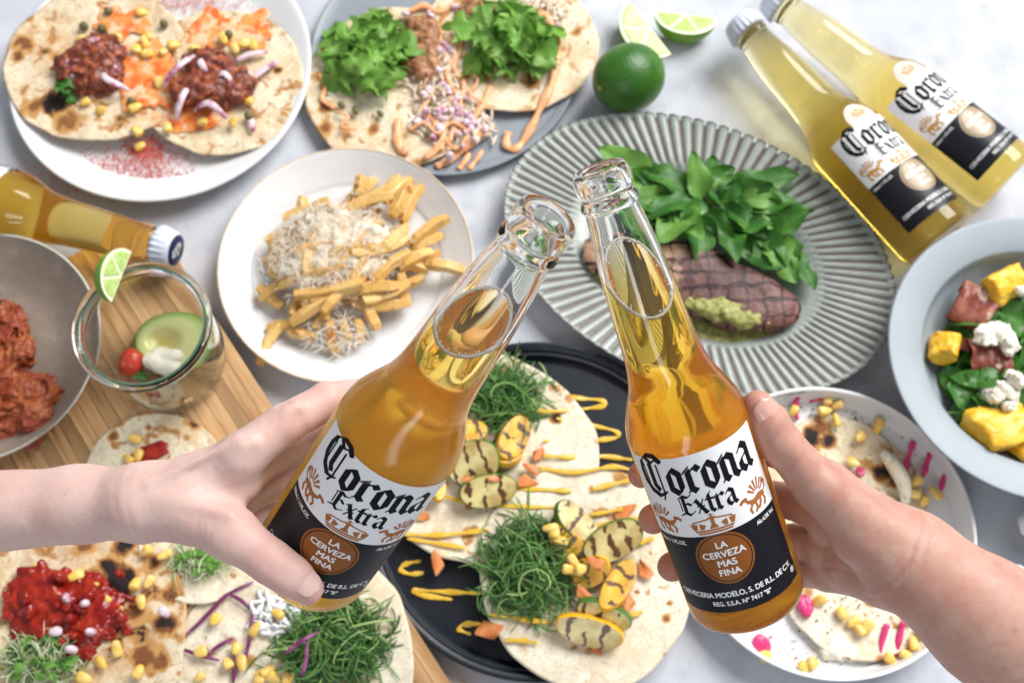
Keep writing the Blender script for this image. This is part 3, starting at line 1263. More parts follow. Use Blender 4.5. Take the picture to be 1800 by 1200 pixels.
# ------------------------------------------------------------------ hands
def skin_material(name, col, red, pale):
    m, nt, b = mat_new(name)
    vec = obj_coords(nt, False)
    f = noise_fac(nt, vec, 0.35, 0.35, 0.75, detail=3)
    c = mixc(nt, f, col, red)
    f = noise_fac(nt, vec, 0.9, 0.5, 0.8, detail=4)
    c = mixc(nt, f, c, pale)
    at = node(nt, 'ShaderNodeAttribute', attribute_name="blush")
    c = mixc(nt, at.outputs['Fac'], c, (red[0] * 0.98, red[1] * 0.68, red[2] * 0.62))
    f = noise_fac(nt, vec, 2.2, 0.5, 0.85, detail=5)
    c = mixc(nt, f, c, tuple(x * 0.93 for x in red))
    nt.links.new(c, b.inputs['Base Color'])
    b.inputs['Roughness'].default_value = 0.5
    b.inputs['Specular IOR Level'].default_value = 0.35
    b.inputs['Subsurface Weight'].default_value = 0.35
    b.inputs['Subsurface Radius'].default_value = (1.0, 0.35, 0.2)
    b.inputs['Subsurface Scale'].default_value = 0.45 * CM
    n1 = add_bump(nt, b, vec, 2.2, 0.3, 0.05, detail=6)
    v = node(nt, 'ShaderNodeTexVoronoi', feature='DISTANCE_TO_EDGE')
    v.inputs['Scale'].default_value = 1150
    nt.links.new(vec, v.inputs['Vector'])
    bp = node(nt, 'ShaderNodeBump')
    bp.inputs['Strength'].default_value = 0.28
    bp.inputs['Distance'].default_value = 0.0003
    nt.links.new(v.outputs['Distance'], bp.inputs['Height'])
    nt.links.new(n1, bp.inputs['Normal'])
    nt.links.new(bp.outputs[0], b.inputs['Normal'])
    return m


M_SKIN_L = skin_material("fair_skin", (0.645, 0.455, 0.405), (0.61, 0.385, 0.34), (0.67, 0.50, 0.45))
M_SKIN_R = skin_material("warm_skin", (0.50, 0.295, 0.23), (0.46, 0.225, 0.17), (0.54, 0.35, 0.28))
M_NAIL_L = pmat("fingernail", (0.66, 0.45, 0.41), 0.2, sss=0.2, coat=0.2)
M_NAIL_R = pmat("pink_fingernail", (0.60, 0.35, 0.29), 0.2, sss=0.2, coat=0.2)


def hand(label, mat, nail_mat, arm, palm, fingers, thumb, extra, rings, nail, h=0.115, fk=0.55):
    """arm/palm: cones merged widely; fingers: chains kept apart; all in world centimetres"""
    def fn(p):
        d = None
        for (a, b, ra, rb) in arm + palm:
            q = cone(p, a, b, ra, rb)
            d = q if d is None else smin(d, q, 0.9)
        fd = None
        for ch in fingers:
            c = None
            for (a, ra), (b, rb) in zip(ch, ch[1:]):
                q = cone(p, a, b, ra, rb)
                c = q if c is None else smin(c, q, 0.22)
            fd = c if fd is None else smin(fd, c, 0.10)
        d = smin(d, fd, fk)
        c = None
        for (a, ra), (b, rb) in zip(thumb, thumb[1:]):
            q = cone(p, a, b, ra, rb)
            c = q if c is None else smin(c, q, 0.45)
        d = smin(d, c, 0.85)
        for (a, b, ra, rb, k) in extra:
            d = smin(d, cone(p, a, b, ra, rb), k)
        for (J, ax, offs, rad, depth, w) in rings:          # skin folds across a joint
            ax = ax / np.linalg.norm(ax)
            q = p - J
            s_ = q @ ax
            m = np.exp(-(np.linalg.norm(q, axis=1) / rad) ** 4)
            wob = 0.10 * vnoise(p * 1.3, 5) + 0.05 * vnoise(p * 3.0, 6)
            for o_ in offs:
                d = d + depth * m * np.exp(-((s_ - o_ + wob) / w) ** 2)
        d = d - 0.018 * vnoise(p * 1.1, 8) - 0.008 * vnoise(p * 3.2, 9)
        return d
    pts = np.array([q for s in arm + palm for q in s[:2]] + [j[0] for ch in fingers + [thumb] for j in ch])
    lo, hi = pts.min(0) - 3.6, pts.max(0) + 3.6
    me = sdf_mesh("hand", fn, lo, hi, h)
    co = np.zeros(len(me.vertices) * 3)
    me.vertices.foreach_get("co", co)
    co = co.reshape(-1, 3) / CM
    bl = np.zeros(len(co))
    for ch in fingers + [thumb]:
        for k_, (j, r) in enumerate(ch):
            amt = (0.0, 0.35, 0.5, 0.35, 0.75)[min(k_, 4)] if ch is not thumb else (0.0, 0.2, 0.45, 0.3, 0.6)[min(k_, 4)]
            bl = np.maximum(bl, amt * np.exp(-(np.linalg.norm(co - j, axis=1) / (1.5 * r)) ** 2))
    at = me.attributes.new("blush", 'FLOAT', 'POINT')
    at.data.foreach_set("value", bl.astype(np.float32))
    base = arm[0][0]
    bm = np.array([float(c) for c in base])
    me.transform(Matrix.Translation(Vector(-bm * CM)))
    root = link("hand", me, mat, loc=base)
    tag(root, label, "hand")
    # thumbnail: a domed plate along the thumb's last bone
    (ip, tip, nrm, ln, wd, lift) = nail
    ip, tip = np.array(ip), np.array(tip)
    a = (tip - ip) / np.linalg.norm(tip - ip)
    nrm = nrm - a * (nrm @ a)
    nrm = nrm / np.linalg.norm(nrm)
    s = np.cross(a, nrm)
    NU, NV = 15, 13
    V = []
    rc = wd * 0.62
    for i in range(NU):
        u = i / (NU - 1) * 2 - 1
        for j in range(NV):
            v = j / (NV - 1) * 2 - 1
            edge = max(0.0, 1 - abs(u) ** (3.2 if u > 0 else 2.8)) ** 0.5
            th = v * edge * (wd / 2) / rc
            q = tip + a * (u * ln / 2 - ln * 0.30) + s * rc * math.sin(th) + nrm * (lift - 0.06 * u - rc + rc * math.cos(th) - 0.05 * u * u - (0.03 if u < -0.8 else 0))
            V.append(q - bm)
    link("thumbnail", new_mesh("thumbnail", V, grid_faces(NU, NV)), nail_mat, root)
    return root


TOCAM = lambda p: (np.array([0, 0, HCAM]) - p) / np.linalg.norm(np.array([0, 0, HCAM]) - p)
IMR, IMU = np.array([1.0, 0, 0]), np.array([0, CT, ST])

# left hand: thumb across the front of the bottle's foot, fingers behind
wrist = W(255, 882, 55.0)
lt = [(W(330, 895, 54.4), 1.45), (W(408, 938, 53.6), 1.22), (W(478, 988, 53.2), 0.98), (W(512, 1012, 53.3), 0.90), (W(541, 1034, 53.5), 0.74)]
L_f = [
    [(W(425, 800, 54.4), 1.12), (W(500, 745, 55.0), 0.98), (W(575, 704, 56.2), 0.93), (W(655, 690, 59.2), 0.80), (W(730, 720, 59.6), 0.66)],
    [(W(415, 840, 55.6), 1.10), (W(480, 800, 57.6), 0.95), (W(555, 760, 59.8), 0.90), (W(640, 765, 61.5), 0.80), (W(700, 800, 61.3), 0.66)],
    [(W(405, 880, 56.8), 1.05), (W(470, 850, 59.5), 0.92), (W(530, 835, 61.6), 0.86), (W(610, 850, 62.6), 0.76), (W(660, 880, 62.2), 0.62)],
    [(W(390, 915, 57.8), 0.95), (W(440, 905, 60.0), 0.82), (W(500, 905, 62.4), 0.76), (W(560, 920, 63.4), 0.68), (W(600, 940, 63.2), 0.56)],
]
L_arm = [(W(-430, 925, 59.0), W(-130, 905, 57.2), 2.7, 2.15), (W(-130, 905, 57.0), W(140, 884, 56.0), 2.12, 1.72), (W(140, 884, 56.0), wrist, 1.72, 1.66), (W(-130, 912, 58.4), W(240, 884, 56.8), 2.0, 1.55)]
L_palm = [(wrist, W(425, 805, 54.8), 1.62, 1.08), (W(255, 885, 56.5), W(415, 845, 56.0), 1.7, 1.12), (W(255, 888, 57.0), W(405, 880, 57.2), 1.6, 1.1),
          (wrist, W(330, 895, 54.6), 1.60, 1.40)]
L_extra = [(W(265, 850, 53.55), W(418, 772, 53.65), .16, .12, .5), (W(270, 872, 53.5), W(405, 905, 52.7), .15, .12, .5), (W(432, 782, 53.65), W(440, 778, 53.7), .34, .3, .5),
           (W(508, 722, 54.35), W(520, 716, 54.45), .25, .25, .5), (W(365, 885, 54.6), W(430, 855, 54.9), 0.75, 0.55, 0.9)]
L_cr = [(lt[2][0], lt[3][0] - lt[1][0], (-.35, -.08, .2), 1.4, .045, .08), (W(512, 735, 55.0), L_f[0][2][0] - L_f[0][0][0], (-.25, .0, .22), 1.3, .05, .08), (wrist, L_f[0][0][0] - L_arm[1][0], (-.5, .1), 2.3, .035, .16),
        (W(370, 950, 53.4), W(420, 950, 53) - W(330, 930, 53), (-.6, -.2, .2, .6), 1.5, .03, .09)]
tipL = lt[-1][0]
hand("pale hand and forearm from the left, thumb over the tilted bottle", M_SKIN_L, M_NAIL_L, L_arm, L_palm, L_f, lt, L_extra, L_cr,
     (lt[-2][0], tipL, TOCAM(tipL) + 0.30 * IMU + 0.25 * IMR, 1.5, 1.40, 0.91))

# right hand: thumb up the side of the bottle, fingertips showing round its left side
wr = W(1600, 985, 57.6)
rt = [(W(1520, 935, 57.0), 1.55), (W(1440, 855, 56.2), 1.20), (W(1373, 780, 55.5), 1.00), (W(1350, 742, 55.3), 0.93), (W(1332, 712, 55.2), 0.74)]
R_f = [
    [(W(1455, 850, 59.6), 1.10), (W(1390, 800, 61.8), 0.96), (W(1300, 775, 63.4), 0.90), (W(1196, 798, 62.0), 0.80), (W(1127, 834, 59.6), 0.70)],
    [(W(1455, 905, 61.0), 1.10), (W(1390, 880, 63.2), 0.98), (W(1310, 865, 64.6), 0.92), (W(1200, 885, 63.0), 0.84), (W(1148, 912, 59.8), 0.78)],
    [(W(1455, 960, 62.0), 1.05), (W(1400, 950, 64.0), 0.94), (W(1330, 950, 65.0), 0.88), (W(1235, 974, 63.4), 0.84), (W(1181, 996, 60.4), 0.78)],
    [(W(1455, 1005, 62.4), 0.98), (W(1410, 1005, 64.0), 0.84), (W(1350, 1010, 65.2), 0.78), (W(1290, 1030, 64.6), 0.68), (W(1262, 1040, 63.6), 0.58)],
]
R_arm = [(W(2090, 1420, 56.0), W(1890, 1235, 56.4), 3.7, 3.25), (W(1890, 1235, 56.4), W(1735, 1090, 57.0), 3.25, 2.95), (W(1735, 1090, 57.0), wr, 2.95, 2.45), (W(1860, 1240, 59.2), W(1610, 995, 59.0), 2.6, 2.1)]
R_palm = [(wr, W(1455, 850, 59.2), 2.1, 1.15), (W(1600, 990, 59.0), W(1455, 905, 60.6), 2.0, 1.15), (W(1590, 1000, 60.0), W(1455, 960, 61.6), 1.95, 1.1),
          (W(1580, 1010, 60.4), W(1455, 1005, 62.0), 1.75, 1.0), (wr, W(1520, 935, 57.2), 2.2, 1.6)]
R_extra = [(W(1382, 778, 54.9), W(1392, 790, 54.95), .3, .3, .5), (W(1560, 930, 56.3), W(1450, 850, 55.7), .5, .4, .9), (W(1545, 1020, 59.3), W(1490, 1000, 60.5), 1.25, 1.0, 0.9)]
R_cr = [(rt[2][0], rt[3][0] - rt[1][0], (-.42, -.16, .10, .34), 1.5, .055, .085), (W(1592, 985, 56.2), W(1500, 940, 57.0) - W(1700, 1060, 57.0), (-.15, .35), 2.6, .075, .12),
        (W(1330, 715, 55.0), rt[4][0] - rt[2][0], (-.95,), 1.0, .03, .08), (W(1450, 985, 59.5), W(1450, 1000, 60) - W(1450, 900, 60), (-.6, .5), 1.6, .07, .12)]
tipR = rt[-1][0]
hand("warm toned hand and forearm from the lower right corner, thumb up", M_SKIN_R, M_NAIL_R, R_arm, R_palm, R_f, rt, R_extra, R_cr,
     (rt[-2][0], tipR, TOCAM(tipR) + 0.35 * IMR + 0.1 * IMU, 1.75, 1.45, 0.945))

# ------------------------------------------------------------------ food materials
def tortilla_material(name, lo1, lo2, base=(0.80, 0.70, 0.52), tint=(0.74, 0.58, 0.36)):
    m, nt, b = mat_new(name)
    vec = obj_coords(nt, True)
    f = noise_fac(nt, vec, 0.22, 0.35, 0.7, detail=4)
    c = mixc(nt, f, base, tint)
    f = noise_fac(nt, vec, 1.3, 0.45, 0.75, detail=4)
    c = mixc(nt, f, c, tuple(min(0.9, x * 1.1) for x in base))
    f = noise_fac(nt, vec, 0.62, lo1, lo1 + 0.07, detail=5, dist=0.5)
    c = mixc(nt, f, c, (0.42, 0.20, 0.06))
    f = noise_fac(nt, vec, 0.62, lo2, lo2 + 0.05, detail=5, dist=0.5)
    c = mixc(nt, f, c, (0.035, 0.018, 0.012))
    f = noise_fac(nt, vec, 1.7, 0.655, 0.74, detail=3)
    c = mixc(nt, f, c, (0.44, 0.22, 0.07))
    f = noise_fac(nt, vec, 4.0, 0.5, 0.75, detail=3)
    c = mixc(nt, f, c, tuple(x * 0.88 for x in tint))
    at = node(nt, 'ShaderNodeAttribute', attribute_name="char")
    for lo_, hi_, cc in ((0.28, 0.50, (0.50, 0.27, 0.09)), (0.52, 0.68, (0.22, 0.085, 0.03)), (0.72, 0.86, (0.02, 0.014, 0.014))):
        r_ = node(nt, 'ShaderNodeMapRange', interpolation_type='SMOOTHSTEP')
        r_.inputs['From Min'].default_value = lo_
        r_.inputs['From Max'].default_value = hi_
        nt.links.new(at.outputs['Fac'], r_.inputs['Value'])
        c = mixc(nt, r_.outputs[0], c, cc)
    nt.links.new(c, b.inputs['Base Color'])
    b.inputs['Roughness'].default_value = 0.7
    b.inputs['Specular IOR Level'].default_value = 0.25
    n = add_bump(nt, b, vec, 1.1, 0.75, 0.16, detail=6)
    return m


M_TORT = tortilla_material("charred_tortilla", 0.575, 0.69, (0.73, 0.66, 0.49), (0.63, 0.46, 0.27))
M_TORT_P = tortilla_material("pale_tortilla", 0.625, 0.74, (0.75, 0.70, 0.57), (0.66, 0.54, 0.37))
M_TORT_D = tortilla_material("blistered_tortilla", 0.55, 0.64, (0.71, 0.62, 0.45), (0.59, 0.39, 0.21))
M_CORN = pmat("sweetcorn", (0.80, 0.50, 0.09), 0.32, [(2.0, 0.35, 0.7, (0.84, 0.62, 0.22))], sss=0.25, sss_scale=0.3, sss_r=(1, .6, .2))
M_CAPER = pmat("caper", (0.12, 0.11, 0.035), 0.4, [(4, 0.4, 0.7, (0.18, 0.15, 0.06))], bump=(6, 0.4, 0.05))
M_ONION = pmat("red_onion", (0.72, 0.58, 0.62), 0.3, [(0.9, 0.48, 0.66, (0.36, 0.09, 0.20))], sss=0.2)
M_CHORIZO = pmat("chorizo", (0.15, 0.026, 0.012), 0.4, [(1.5, 0.45, 0.65, (0.36, 0.085, 0.022)), (2.5, 0.62, 0.72, (0.10, 0.02, 0.015))], bump=(7, 0.6, 0.08), spec=0.6)
M_ORANGE = pmat("orange_oil_sauce", (0.78, 0.30, 0.08), 0.25, [(0.8, 0.4, 0.6, (0.70, 0.14, 0.03)), (0.9, 0.46, 0.62, (0.74, 0.52, 0.31))], bump=(3, 0.3, 0.05))
M_PEACH = pmat("peach_mayonnaise", (0.84, 0.43, 0.22), 0.28, [(1.5, 0.45, 0.7, (0.84, 0.34, 0.12))])
M_DUST = pmat("chilli_powder", (0.55, 0.06, 0.035), 0.9)
M_LETTUCE = pmat("lettuce", (0.15, 0.33, 0.05), 0.42, [(0.5, 0.4, 0.7, (0.24, 0.43, 0.09)), (1.4, 0.55, 0.75, (0.08, 0.25, 0.03))], bump=(3, 0.5, 0.08), transl=0.28)
M_LETTUCE_P = pmat("pale_lettuce", (0.27, 0.50, 0.10), 0.42, [(0.6, 0.4, 0.7, (0.18, 0.42, 0.06))], bump=(3, 0.5, 0.08), transl=0.3)
M_ROCKET = pmat("rocket_leaf", (0.036, 0.145, 0.018), 0.42, [(0.5, 0.4, 0.7, (0.075, 0.23, 0.028)), (1.2, 0.5, 0.75, (0.04, 0.14, 0.02))], bump=(2.5, 0.6, 0.1), transl=0.22)
M_ROCKET_P = pmat("pale_rocket_leaf", (0.18, 0.38, 0.07), 0.42, [(0.6, 0.4, 0.7, (0.12, 0.30, 0.05))], bump=(2.5, 0.6, 0.1), transl=0.3)
M_CRESS = pmat("watercress", (0.045, 0.15, 0.025), 0.35, [(0.8, 0.4, 0.7, (0.075, 0.22, 0.035))], bump=(2.5, 0.4, 0.08), transl=0.15)
M_STALK = pmat("leaf_stalk", (0.26, 0.45, 0.12), 0.4)


def toned(name, stops, rough=0.4):
    """each strand keeps its own tone (attribute), lighter or darker"""
    m, nt, b = mat_new(name)
    at = node(nt, 'ShaderNodeAttribute', attribute_name="tone")
    cr = node(nt, 'ShaderNodeValToRGB')
    e = cr.color_ramp.elements
    e[0].position, e[0].color = stops[0][0], c4(stops[0][1])
    e[1].position, e[1].color = stops[-1][0], c4(stops[-1][1])
    for p_, c_ in stops[1:-1]:
        k = e.new(p_)
        k.color = c4(c_)
    nt.links.new(at.outputs['Fac'], cr.inputs[0])
    nt.links.new(cr.outputs[0], b.inputs['Base Color'])
    b.inputs['Roughness'].default_value = rough
    return m


M_SCALLION = toned("spring_onion", [(0, (0.025, 0.085, 0.018)), (.5, (0.065, 0.19, 0.035)), (.8, (0.14, 0.30, 0.06)), (1, (0.40, 0.52, 0.20))])
M_FRY = pmat("fried_potato", (0.66, 0.38, 0.11), 0.38, [(0.4, 0.4, 0.65, (0.76, 0.52, 0.20)), (0.8, 0.56, 0.72, (0.40, 0.16, 0.035))], bump=(5, 0.5, 0.06))
M_CHEESE = pmat("grated_cheese", (0.90, 0.84, 0.74), 0.5, [(0.5, 0.45, 0.75, (0.82, 0.69, 0.52))], transl=0.12)
M_STEAKRAW = None
M_SALSAV = pmat("green_salsa", (0.22, 0.225, 0.05), 0.4, [(2.5, 0.4, 0.65, (0.42, 0.40, 0.14)), (4.0, 0.58, 0.7, (0.16, 0.19, 0.04))], bump=(6, 0.6, 0.1))
M_LIMESKIN = pmat("lime_peel", (0.028, 0.115, 0.010), 0.36, [(0.35, 0.42, 0.75, (0.075, 0.19, 0.02)), (3.5, 0.5, 0.75, (0.022, 0.09, 0.008))], bump=(4, 0.6, 0.08), spec=0.4)
M_LIMESKIN_B = pmat("bright_lime_peel", (0.16, 0.36, 0.02), 0.32, bump=(5, 0.25, 0.05))
M_PITH = pmat("pith", (0.74, 0.78, 0.56), 0.6)
M_LIMEFLESH = pmat("lime_flesh", (0.40, 0.56, 0.15), 0.25, [(2.0, 0.4, 0.65, (0.52, 0.66, 0.26))], sss=0.4, sss_r=(.8, 1, .3), sss_scale=0.4, bump=(4, 0.3, 0.06))

# ------------------------------------------------------------------ shared small meshes


def corn_mesh(seed):
    r = random.Random(seed)
    V, F = [], []
    nu, nv = 9, 12
    for i in range(nu):
        ph = math.pi * i / (nu - 1)
        for j in range(nv):
            th = 2 * math.pi * j / nv
            x = math.copysign(abs(math.cos(ph)) ** 0.8, math.cos(ph))
            s = math.sin(ph) ** 0.7
            y = math.copysign(abs(math.cos(th)) ** 0.75, math.cos(th)) * s
            z = math.copysign(abs(math.sin(th)) ** 0.75, math.sin(th)) * s
            tp = 0.80 + 0.24 * x
            dent = 0.10 * math.exp(-(y * y + z * z) * 4) if x > 0.5 else 0
            V.append((0.54 * (x - dent), 0.46 * y * tp, 0.36 * z * tp + 0.02 * r.uniform(-1, 1)))
    return new_mesh("corn_kernel", V, grid_faces(nu, nv, wrap_v=True))


CORN = [corn_mesh(k) for k in range(3)]


def put(name, me, mat, px, py, z, label, cat, group=None, rot=(0, 0, 0), scale=1.0):
    o = link(name, me, mat, loc=P(px, py, z), rot=rot, scale=scale)
    return tag(o, label, cat, group)


def corn(pts, z, label, group, s=1.0):
    for (x, y) in pts:
        put("corn_kernel", RNG.choice(CORN), M_CORN, x, y, z + 0.30 * s + RNG.uniform(0, 0.08), label, "corn", group,
            (RNG.uniform(-.5, .5), RNG.uniform(-.5, .5), RNG.uniform(0, 6.28)), (s * RNG.uniform(0.8, 1.15), s * RNG.uniform(0.78, 1.12), s * RNG.uniform(0.75, 1.1)))


def tortilla_mesh(r, seed, wav=0.27, thick=0.13, squash=1.0, lift=0.25, spots=(), toast=0.35):
    rr = random.Random(seed)
    NR, NS = 30, 110
    ph = [rr.uniform(0, 6.28) for _ in range(8)]

    def edge(th):
        return r * (1 + 0.025 * math.sin(2 * th + ph[0]) + 0.018 * math.sin(3 * th + ph[1]) + 0.010 * math.sin(5 * th + ph[2]) + 0.006 * math.sin(11 * th + ph[3]) + 0.004 * math.sin(17 * th + ph[4]))
    pts, mask = [(0, 0)], [0]
    for i in range(1, NR + 1):
        q = (i / NR) ** 0.85
        for k in range(NS):
            th = 2 * math.pi * k / NS
            e = edge(th) * q
            pts.append((e * math.cos(th), e * math.sin(th) * squash))
            mask.append(q)
    g = np.array(pts)
    n3 = np.concatenate([g * 0.28, np.full((len(g), 1), seed * 3.7)], 1)
    m = np.array(mask)
    z = wav * fbm(n3, seed, 3) + 0.05 * vnoise(n3 * 5, seed + 5) + lift * np.clip(m - 0.8, 0, 1) * (1 + vnoise(n3 * 1.2, seed + 9))
    top = np.concatenate([g, (z + thick)[:, None]], 1)
    bot = np.concatenate([g * 0.992, np.maximum(z, 0.0)[:, None] * 0.6], 1)
    n = len(g)
    V = np.concatenate([top, bot])
    F = []
    for k in range(NS):
        F.append((0, 1 + k, 1 + (k + 1) % NS))
        F.append((n, n + 1 + (k + 1) % NS, n + 1 + k))
    for i in range(NR - 1):
        for k in range(NS):
            a, b = 1 + i * NS, 1 + (i + 1) * NS
            k2 = (k + 1) % NS
            F.append((a + k, b + k, b + k2, a + k2))
            F.append((n + a + k, n + a + k2, n + b + k2, n + b + k))
    a = 1 + (NR - 1) * NS
    for k in range(NS):
        k2 = (k + 1) % NS
        F.append((a + k, n + a + k, n + a + k2, a + k2))
    me = new_mesh("tortilla", V, F)
    # scorch marks: blisters where the pan touched, toasted edge
    big = fbm(n3 * 2.2, seed + 21, 4)
    fine = fbm(n3 * 7.0, seed + 33, 4)
    ch = np.clip(toast * (np.clip(m - 0.72, 0, 1) * 2.6) * (0.55 + 1.3 * big) + 0.25 * fine * (m > 0.7), 0, 0.8)
    for sx, sy, sr, amt in spots:
        dd = np.hypot(g[:, 0] - sx, g[:, 1] - sy) / sr
        ch = np.maximum(ch, amt * np.clip(1.25 - dd + 0.75 * big + 0.55 * fine, 0, 1))
    at = me.attributes.new("char", 'FLOAT', 'POINT')
    at.data.foreach_set("value", np.concatenate([ch, ch]).astype(np.float32))
    return me


def tortilla(label, px, py, r, z, seed, mat=None, squash=1.0, rotz=0.0, group="tortillas", tilt=(0, 0), marks=(), **kw):
    c = P(px, py, z)
    sp = []
    for (mx, my, mr, amt) in marks:
        q = P(mx, my, z) - c
        ca, sa = math.cos(-rotz), math.sin(-rotz)
        sp.append((q[0] * ca - q[1] * sa, q[0] * sa + q[1] * ca, mr, amt))
    kw['spots'] = sp
    return put("tortilla", tortilla_mesh(r, seed, squash=squash, **kw), mat or M_TORT, px, py, z, label, "tortilla", group, (tilt[0], tilt[1], rotz))


def lumps(name, blobs, seed, amp, freq, h, label=None, octv=3, k=0.35, flat=True, ridged=0.0):
    """implicit mound: list of (x,y,z,rx,ry,rz), roughened; flat keeps it above z=0"""
    B = np.array(blobs, float)

    def fn(p):
        d = None
        for b in B:
            rr = b[3:6]
            q = (np.linalg.norm((p - b[:3]) / rr, axis=1) - 1) * rr.min()
            d = q if d is None else smin(d, q, k)
        d = d - amp * fbm(p * freq, seed, octv)
        if ridged:
            d = d + ridged * (np.abs(vnoise(p * freq * 1.5, seed + 5)) * 1.6 + np.abs(vnoise(p * freq * 3.1, seed + 6)) * 0.8 - 0.6)
        if flat:
            d = np.maximum(d, -p[:, 2] - 0.15)
        return d
    lo = (B[:, :3] - B[:, 3:6]).min(0) - amp - 0.3
    hi = (B[:, :3] + B[:, 3:6]).max(0) + amp + 0.3
    V, F = surface_nets(fn, lo, hi, h)
    return new_mesh(name, V, F)


def mound(name, mat, px, py, z, rx, ry, rz, label, cat, seed, amp=0.35, freq=1.3, h=0.11, rotz=0.0, group=None, n=7, **kw):
    r = random.Random(seed)
    blobs = [(0, 0, 0.1 * rz, rx * 0.75, ry * 0.75, rz * 0.75)]
    for _ in range(n):
        a, q = r.uniform(0, 6.28), r.uniform(0.3, 0.62)
        s = r.uniform(0.32, 0.5)
        blobs.append((rx * q * math.cos(a), ry * q * math.sin(a), rz * r.uniform(0.1, 0.45), rx * s, ry * s, rz * s * 1.1))
    return put(name, lumps(name, blobs, seed, amp, freq, h, **kw), mat, px, py, z, label, cat, group, (0, 0, rotz))


def puddle_mesh(name, rx, ry, hgt, seed, ragged=0.25, NS=64, bumps=0.5):
    r = random.Random(seed)
    ph = [r.uniform(0, 6.28) for _ in range(6)]
    V, F = [(0, 0, hgt)], []
    qs = (0.25, 0.5, 0.7, 0.84, 0.93, 0.985, 1.0)
    hs = (1, 1, 1, 0.95, 0.75, 0.4, 0.0)
    for q, hh in zip(qs, hs):
        for k in range(NS):
            th = 2 * math.pi * k / NS
            e = 1 + ragged * (0.5 * math.sin(2 * th + ph[0]) + 0.4 * math.sin(3 * th + ph[1]) + 0.3 * math.sin(5 * th + ph[2]) + 0.25 * math.sin(8 * th + ph[3]) + 0.15 * math.sin(13 * th + ph[4]))
            n = vnoise(np.array([[q * rx * math.cos(th), q * ry * math.sin(th), seed * 1.3]]) * 1.2, seed)[0]
            V.append((rx * q * e * math.cos(th), ry * q * e * math.sin(th), hgt * hh * (1 + bumps * n)))
    for k in range(NS):
        F.append((0, 1 + k, 1 + (k + 1) % NS))
    for i in range(len(qs) - 1):
        a, b = 1 + i * NS, 1 + (i + 1) * NS
        for k in range(NS):
            F.append((a + k, b + k, b + (k + 1) % NS, a + (k + 1) % NS))
    return new_mesh(name, V, F)


def puddle(name, mat, px, py, z, rx, ry, hgt, label, cat, seed, rotz=0.0, ragged=0.25, group=None):
    return put(name, puddle_mesh(name, rx, ry, hgt, seed, ragged), mat, px, py, z, label, cat, group, (0, 0, rotz))


def smooth_path(pts, n=5, closed=False):
    return [tuple(p) for p in smooth_prof([tuple(map(float, p)) for p in pts], n)]


def drizzle(name, mat, pxs, z, rad, label, cat, group=None, flat=0.55, seed=0, vary=0.35, ends=1.2):
    """a squeezed line of sauce through photo points at height z (number, or one per point)"""
    r = random.Random(seed)
    zz = z if hasattr(z, '__len__') else [z] * len(pxs)
    pts = [P(x, y, q) for (x, y), q in zip(pxs, zz)]
    o = pts[0].copy()
    path = smooth_path([p - o for p in pts], 6)
    m = len(path)
    rr = [rad * (1 + vary * math.sin(0.9 * i + seed) * r.uniform(0.3, 1)) for i in range(m)]
    rr[0], rr[-1] = rr[0] * 0.4, rr[-1] * 0.4
    if m > 4:
        rr[1] = rad * 0.75
        rr[2] = rad * 0.9
        rr[-2] = rad * ends
        rr[-1] = rad * ends * 0.6
    V, F = tube(path, rr, 8, flat)
    return tag(link(name, new_mesh(name, V, F), mat, loc=o), label, cat, group)


def strip_thing(name, mat, pxs, z, w, t, label, cat, group=None, arch=0.3, seed=0):
    """a cut strip (onion, cabbage) arched over what it lies on"""
    pts = [P(x, y, z) for x, y in pxs]
    o = pts[0].copy()
    path = smooth_path([p - o for p in pts], 5)
    m = len(path)
    path = [(p[0], p[1], p[2] + arch * math.sin(math.pi * i / (m - 1))) for i, p in enumerate(path)]
    rr = [w * (0.35 + 0.65 * math.sin(math.pi * (0.08 + 0.84 * i / (m - 1)))) for i in range(m)]
    V, F = tube(path, rr, 8, t / w)
    return tag(link(name, new_mesh(name, V, F), mat, loc=o), label, cat, group)


def leaf_mesh(L, Wd, seed, lobes=3, lobe_amp=0.35, curl=0.5, frill=0.18, fold=0.25, NU=20, NV=9, tip=0.75, tooth=0.06):
    r = random.Random(seed)
    ph = [r.uniform(0, 6.28) for _ in range(6)]
    V = []
    for i in range(NU):
        u = i / (NU - 1)
        env = math.sin(math.pi * min(1, u ** tip)) ** 0.65 if 0 < u < 1 else 0.02
        for j in range(NV):
            v = j / (NV - 1) * 2 - 1
            sd = ph[0] if v < 0 else ph[1]
            lob = 1 + lobe_amp * math.sin(2 * math.pi * lobes * u + sd) * (0.4 + 0.6 * abs(v)) + tooth * math.sin(40 * u + sd * 3) * abs(v) ** 3
            w = Wd * env * max(0.12, lob)
            y = v * w
            x = L * u + 0.12 * Wd * math.sin(5 * u + ph[2])
            z = curl * L * 0.4 * math.sin(math.pi * u * 0.9 + ph[3] * 0.15) - curl * L * 0.25 * u * u
            z += fold * abs(v) * w + frill * abs(v) ** 2 * math.sin(9 * u + ph[4] + (2 if v > 0 else 0)) * Wd * 0.7
            V.append((x, y, z))
    return new_mesh("leaf", V, grid_faces(NU, NV))


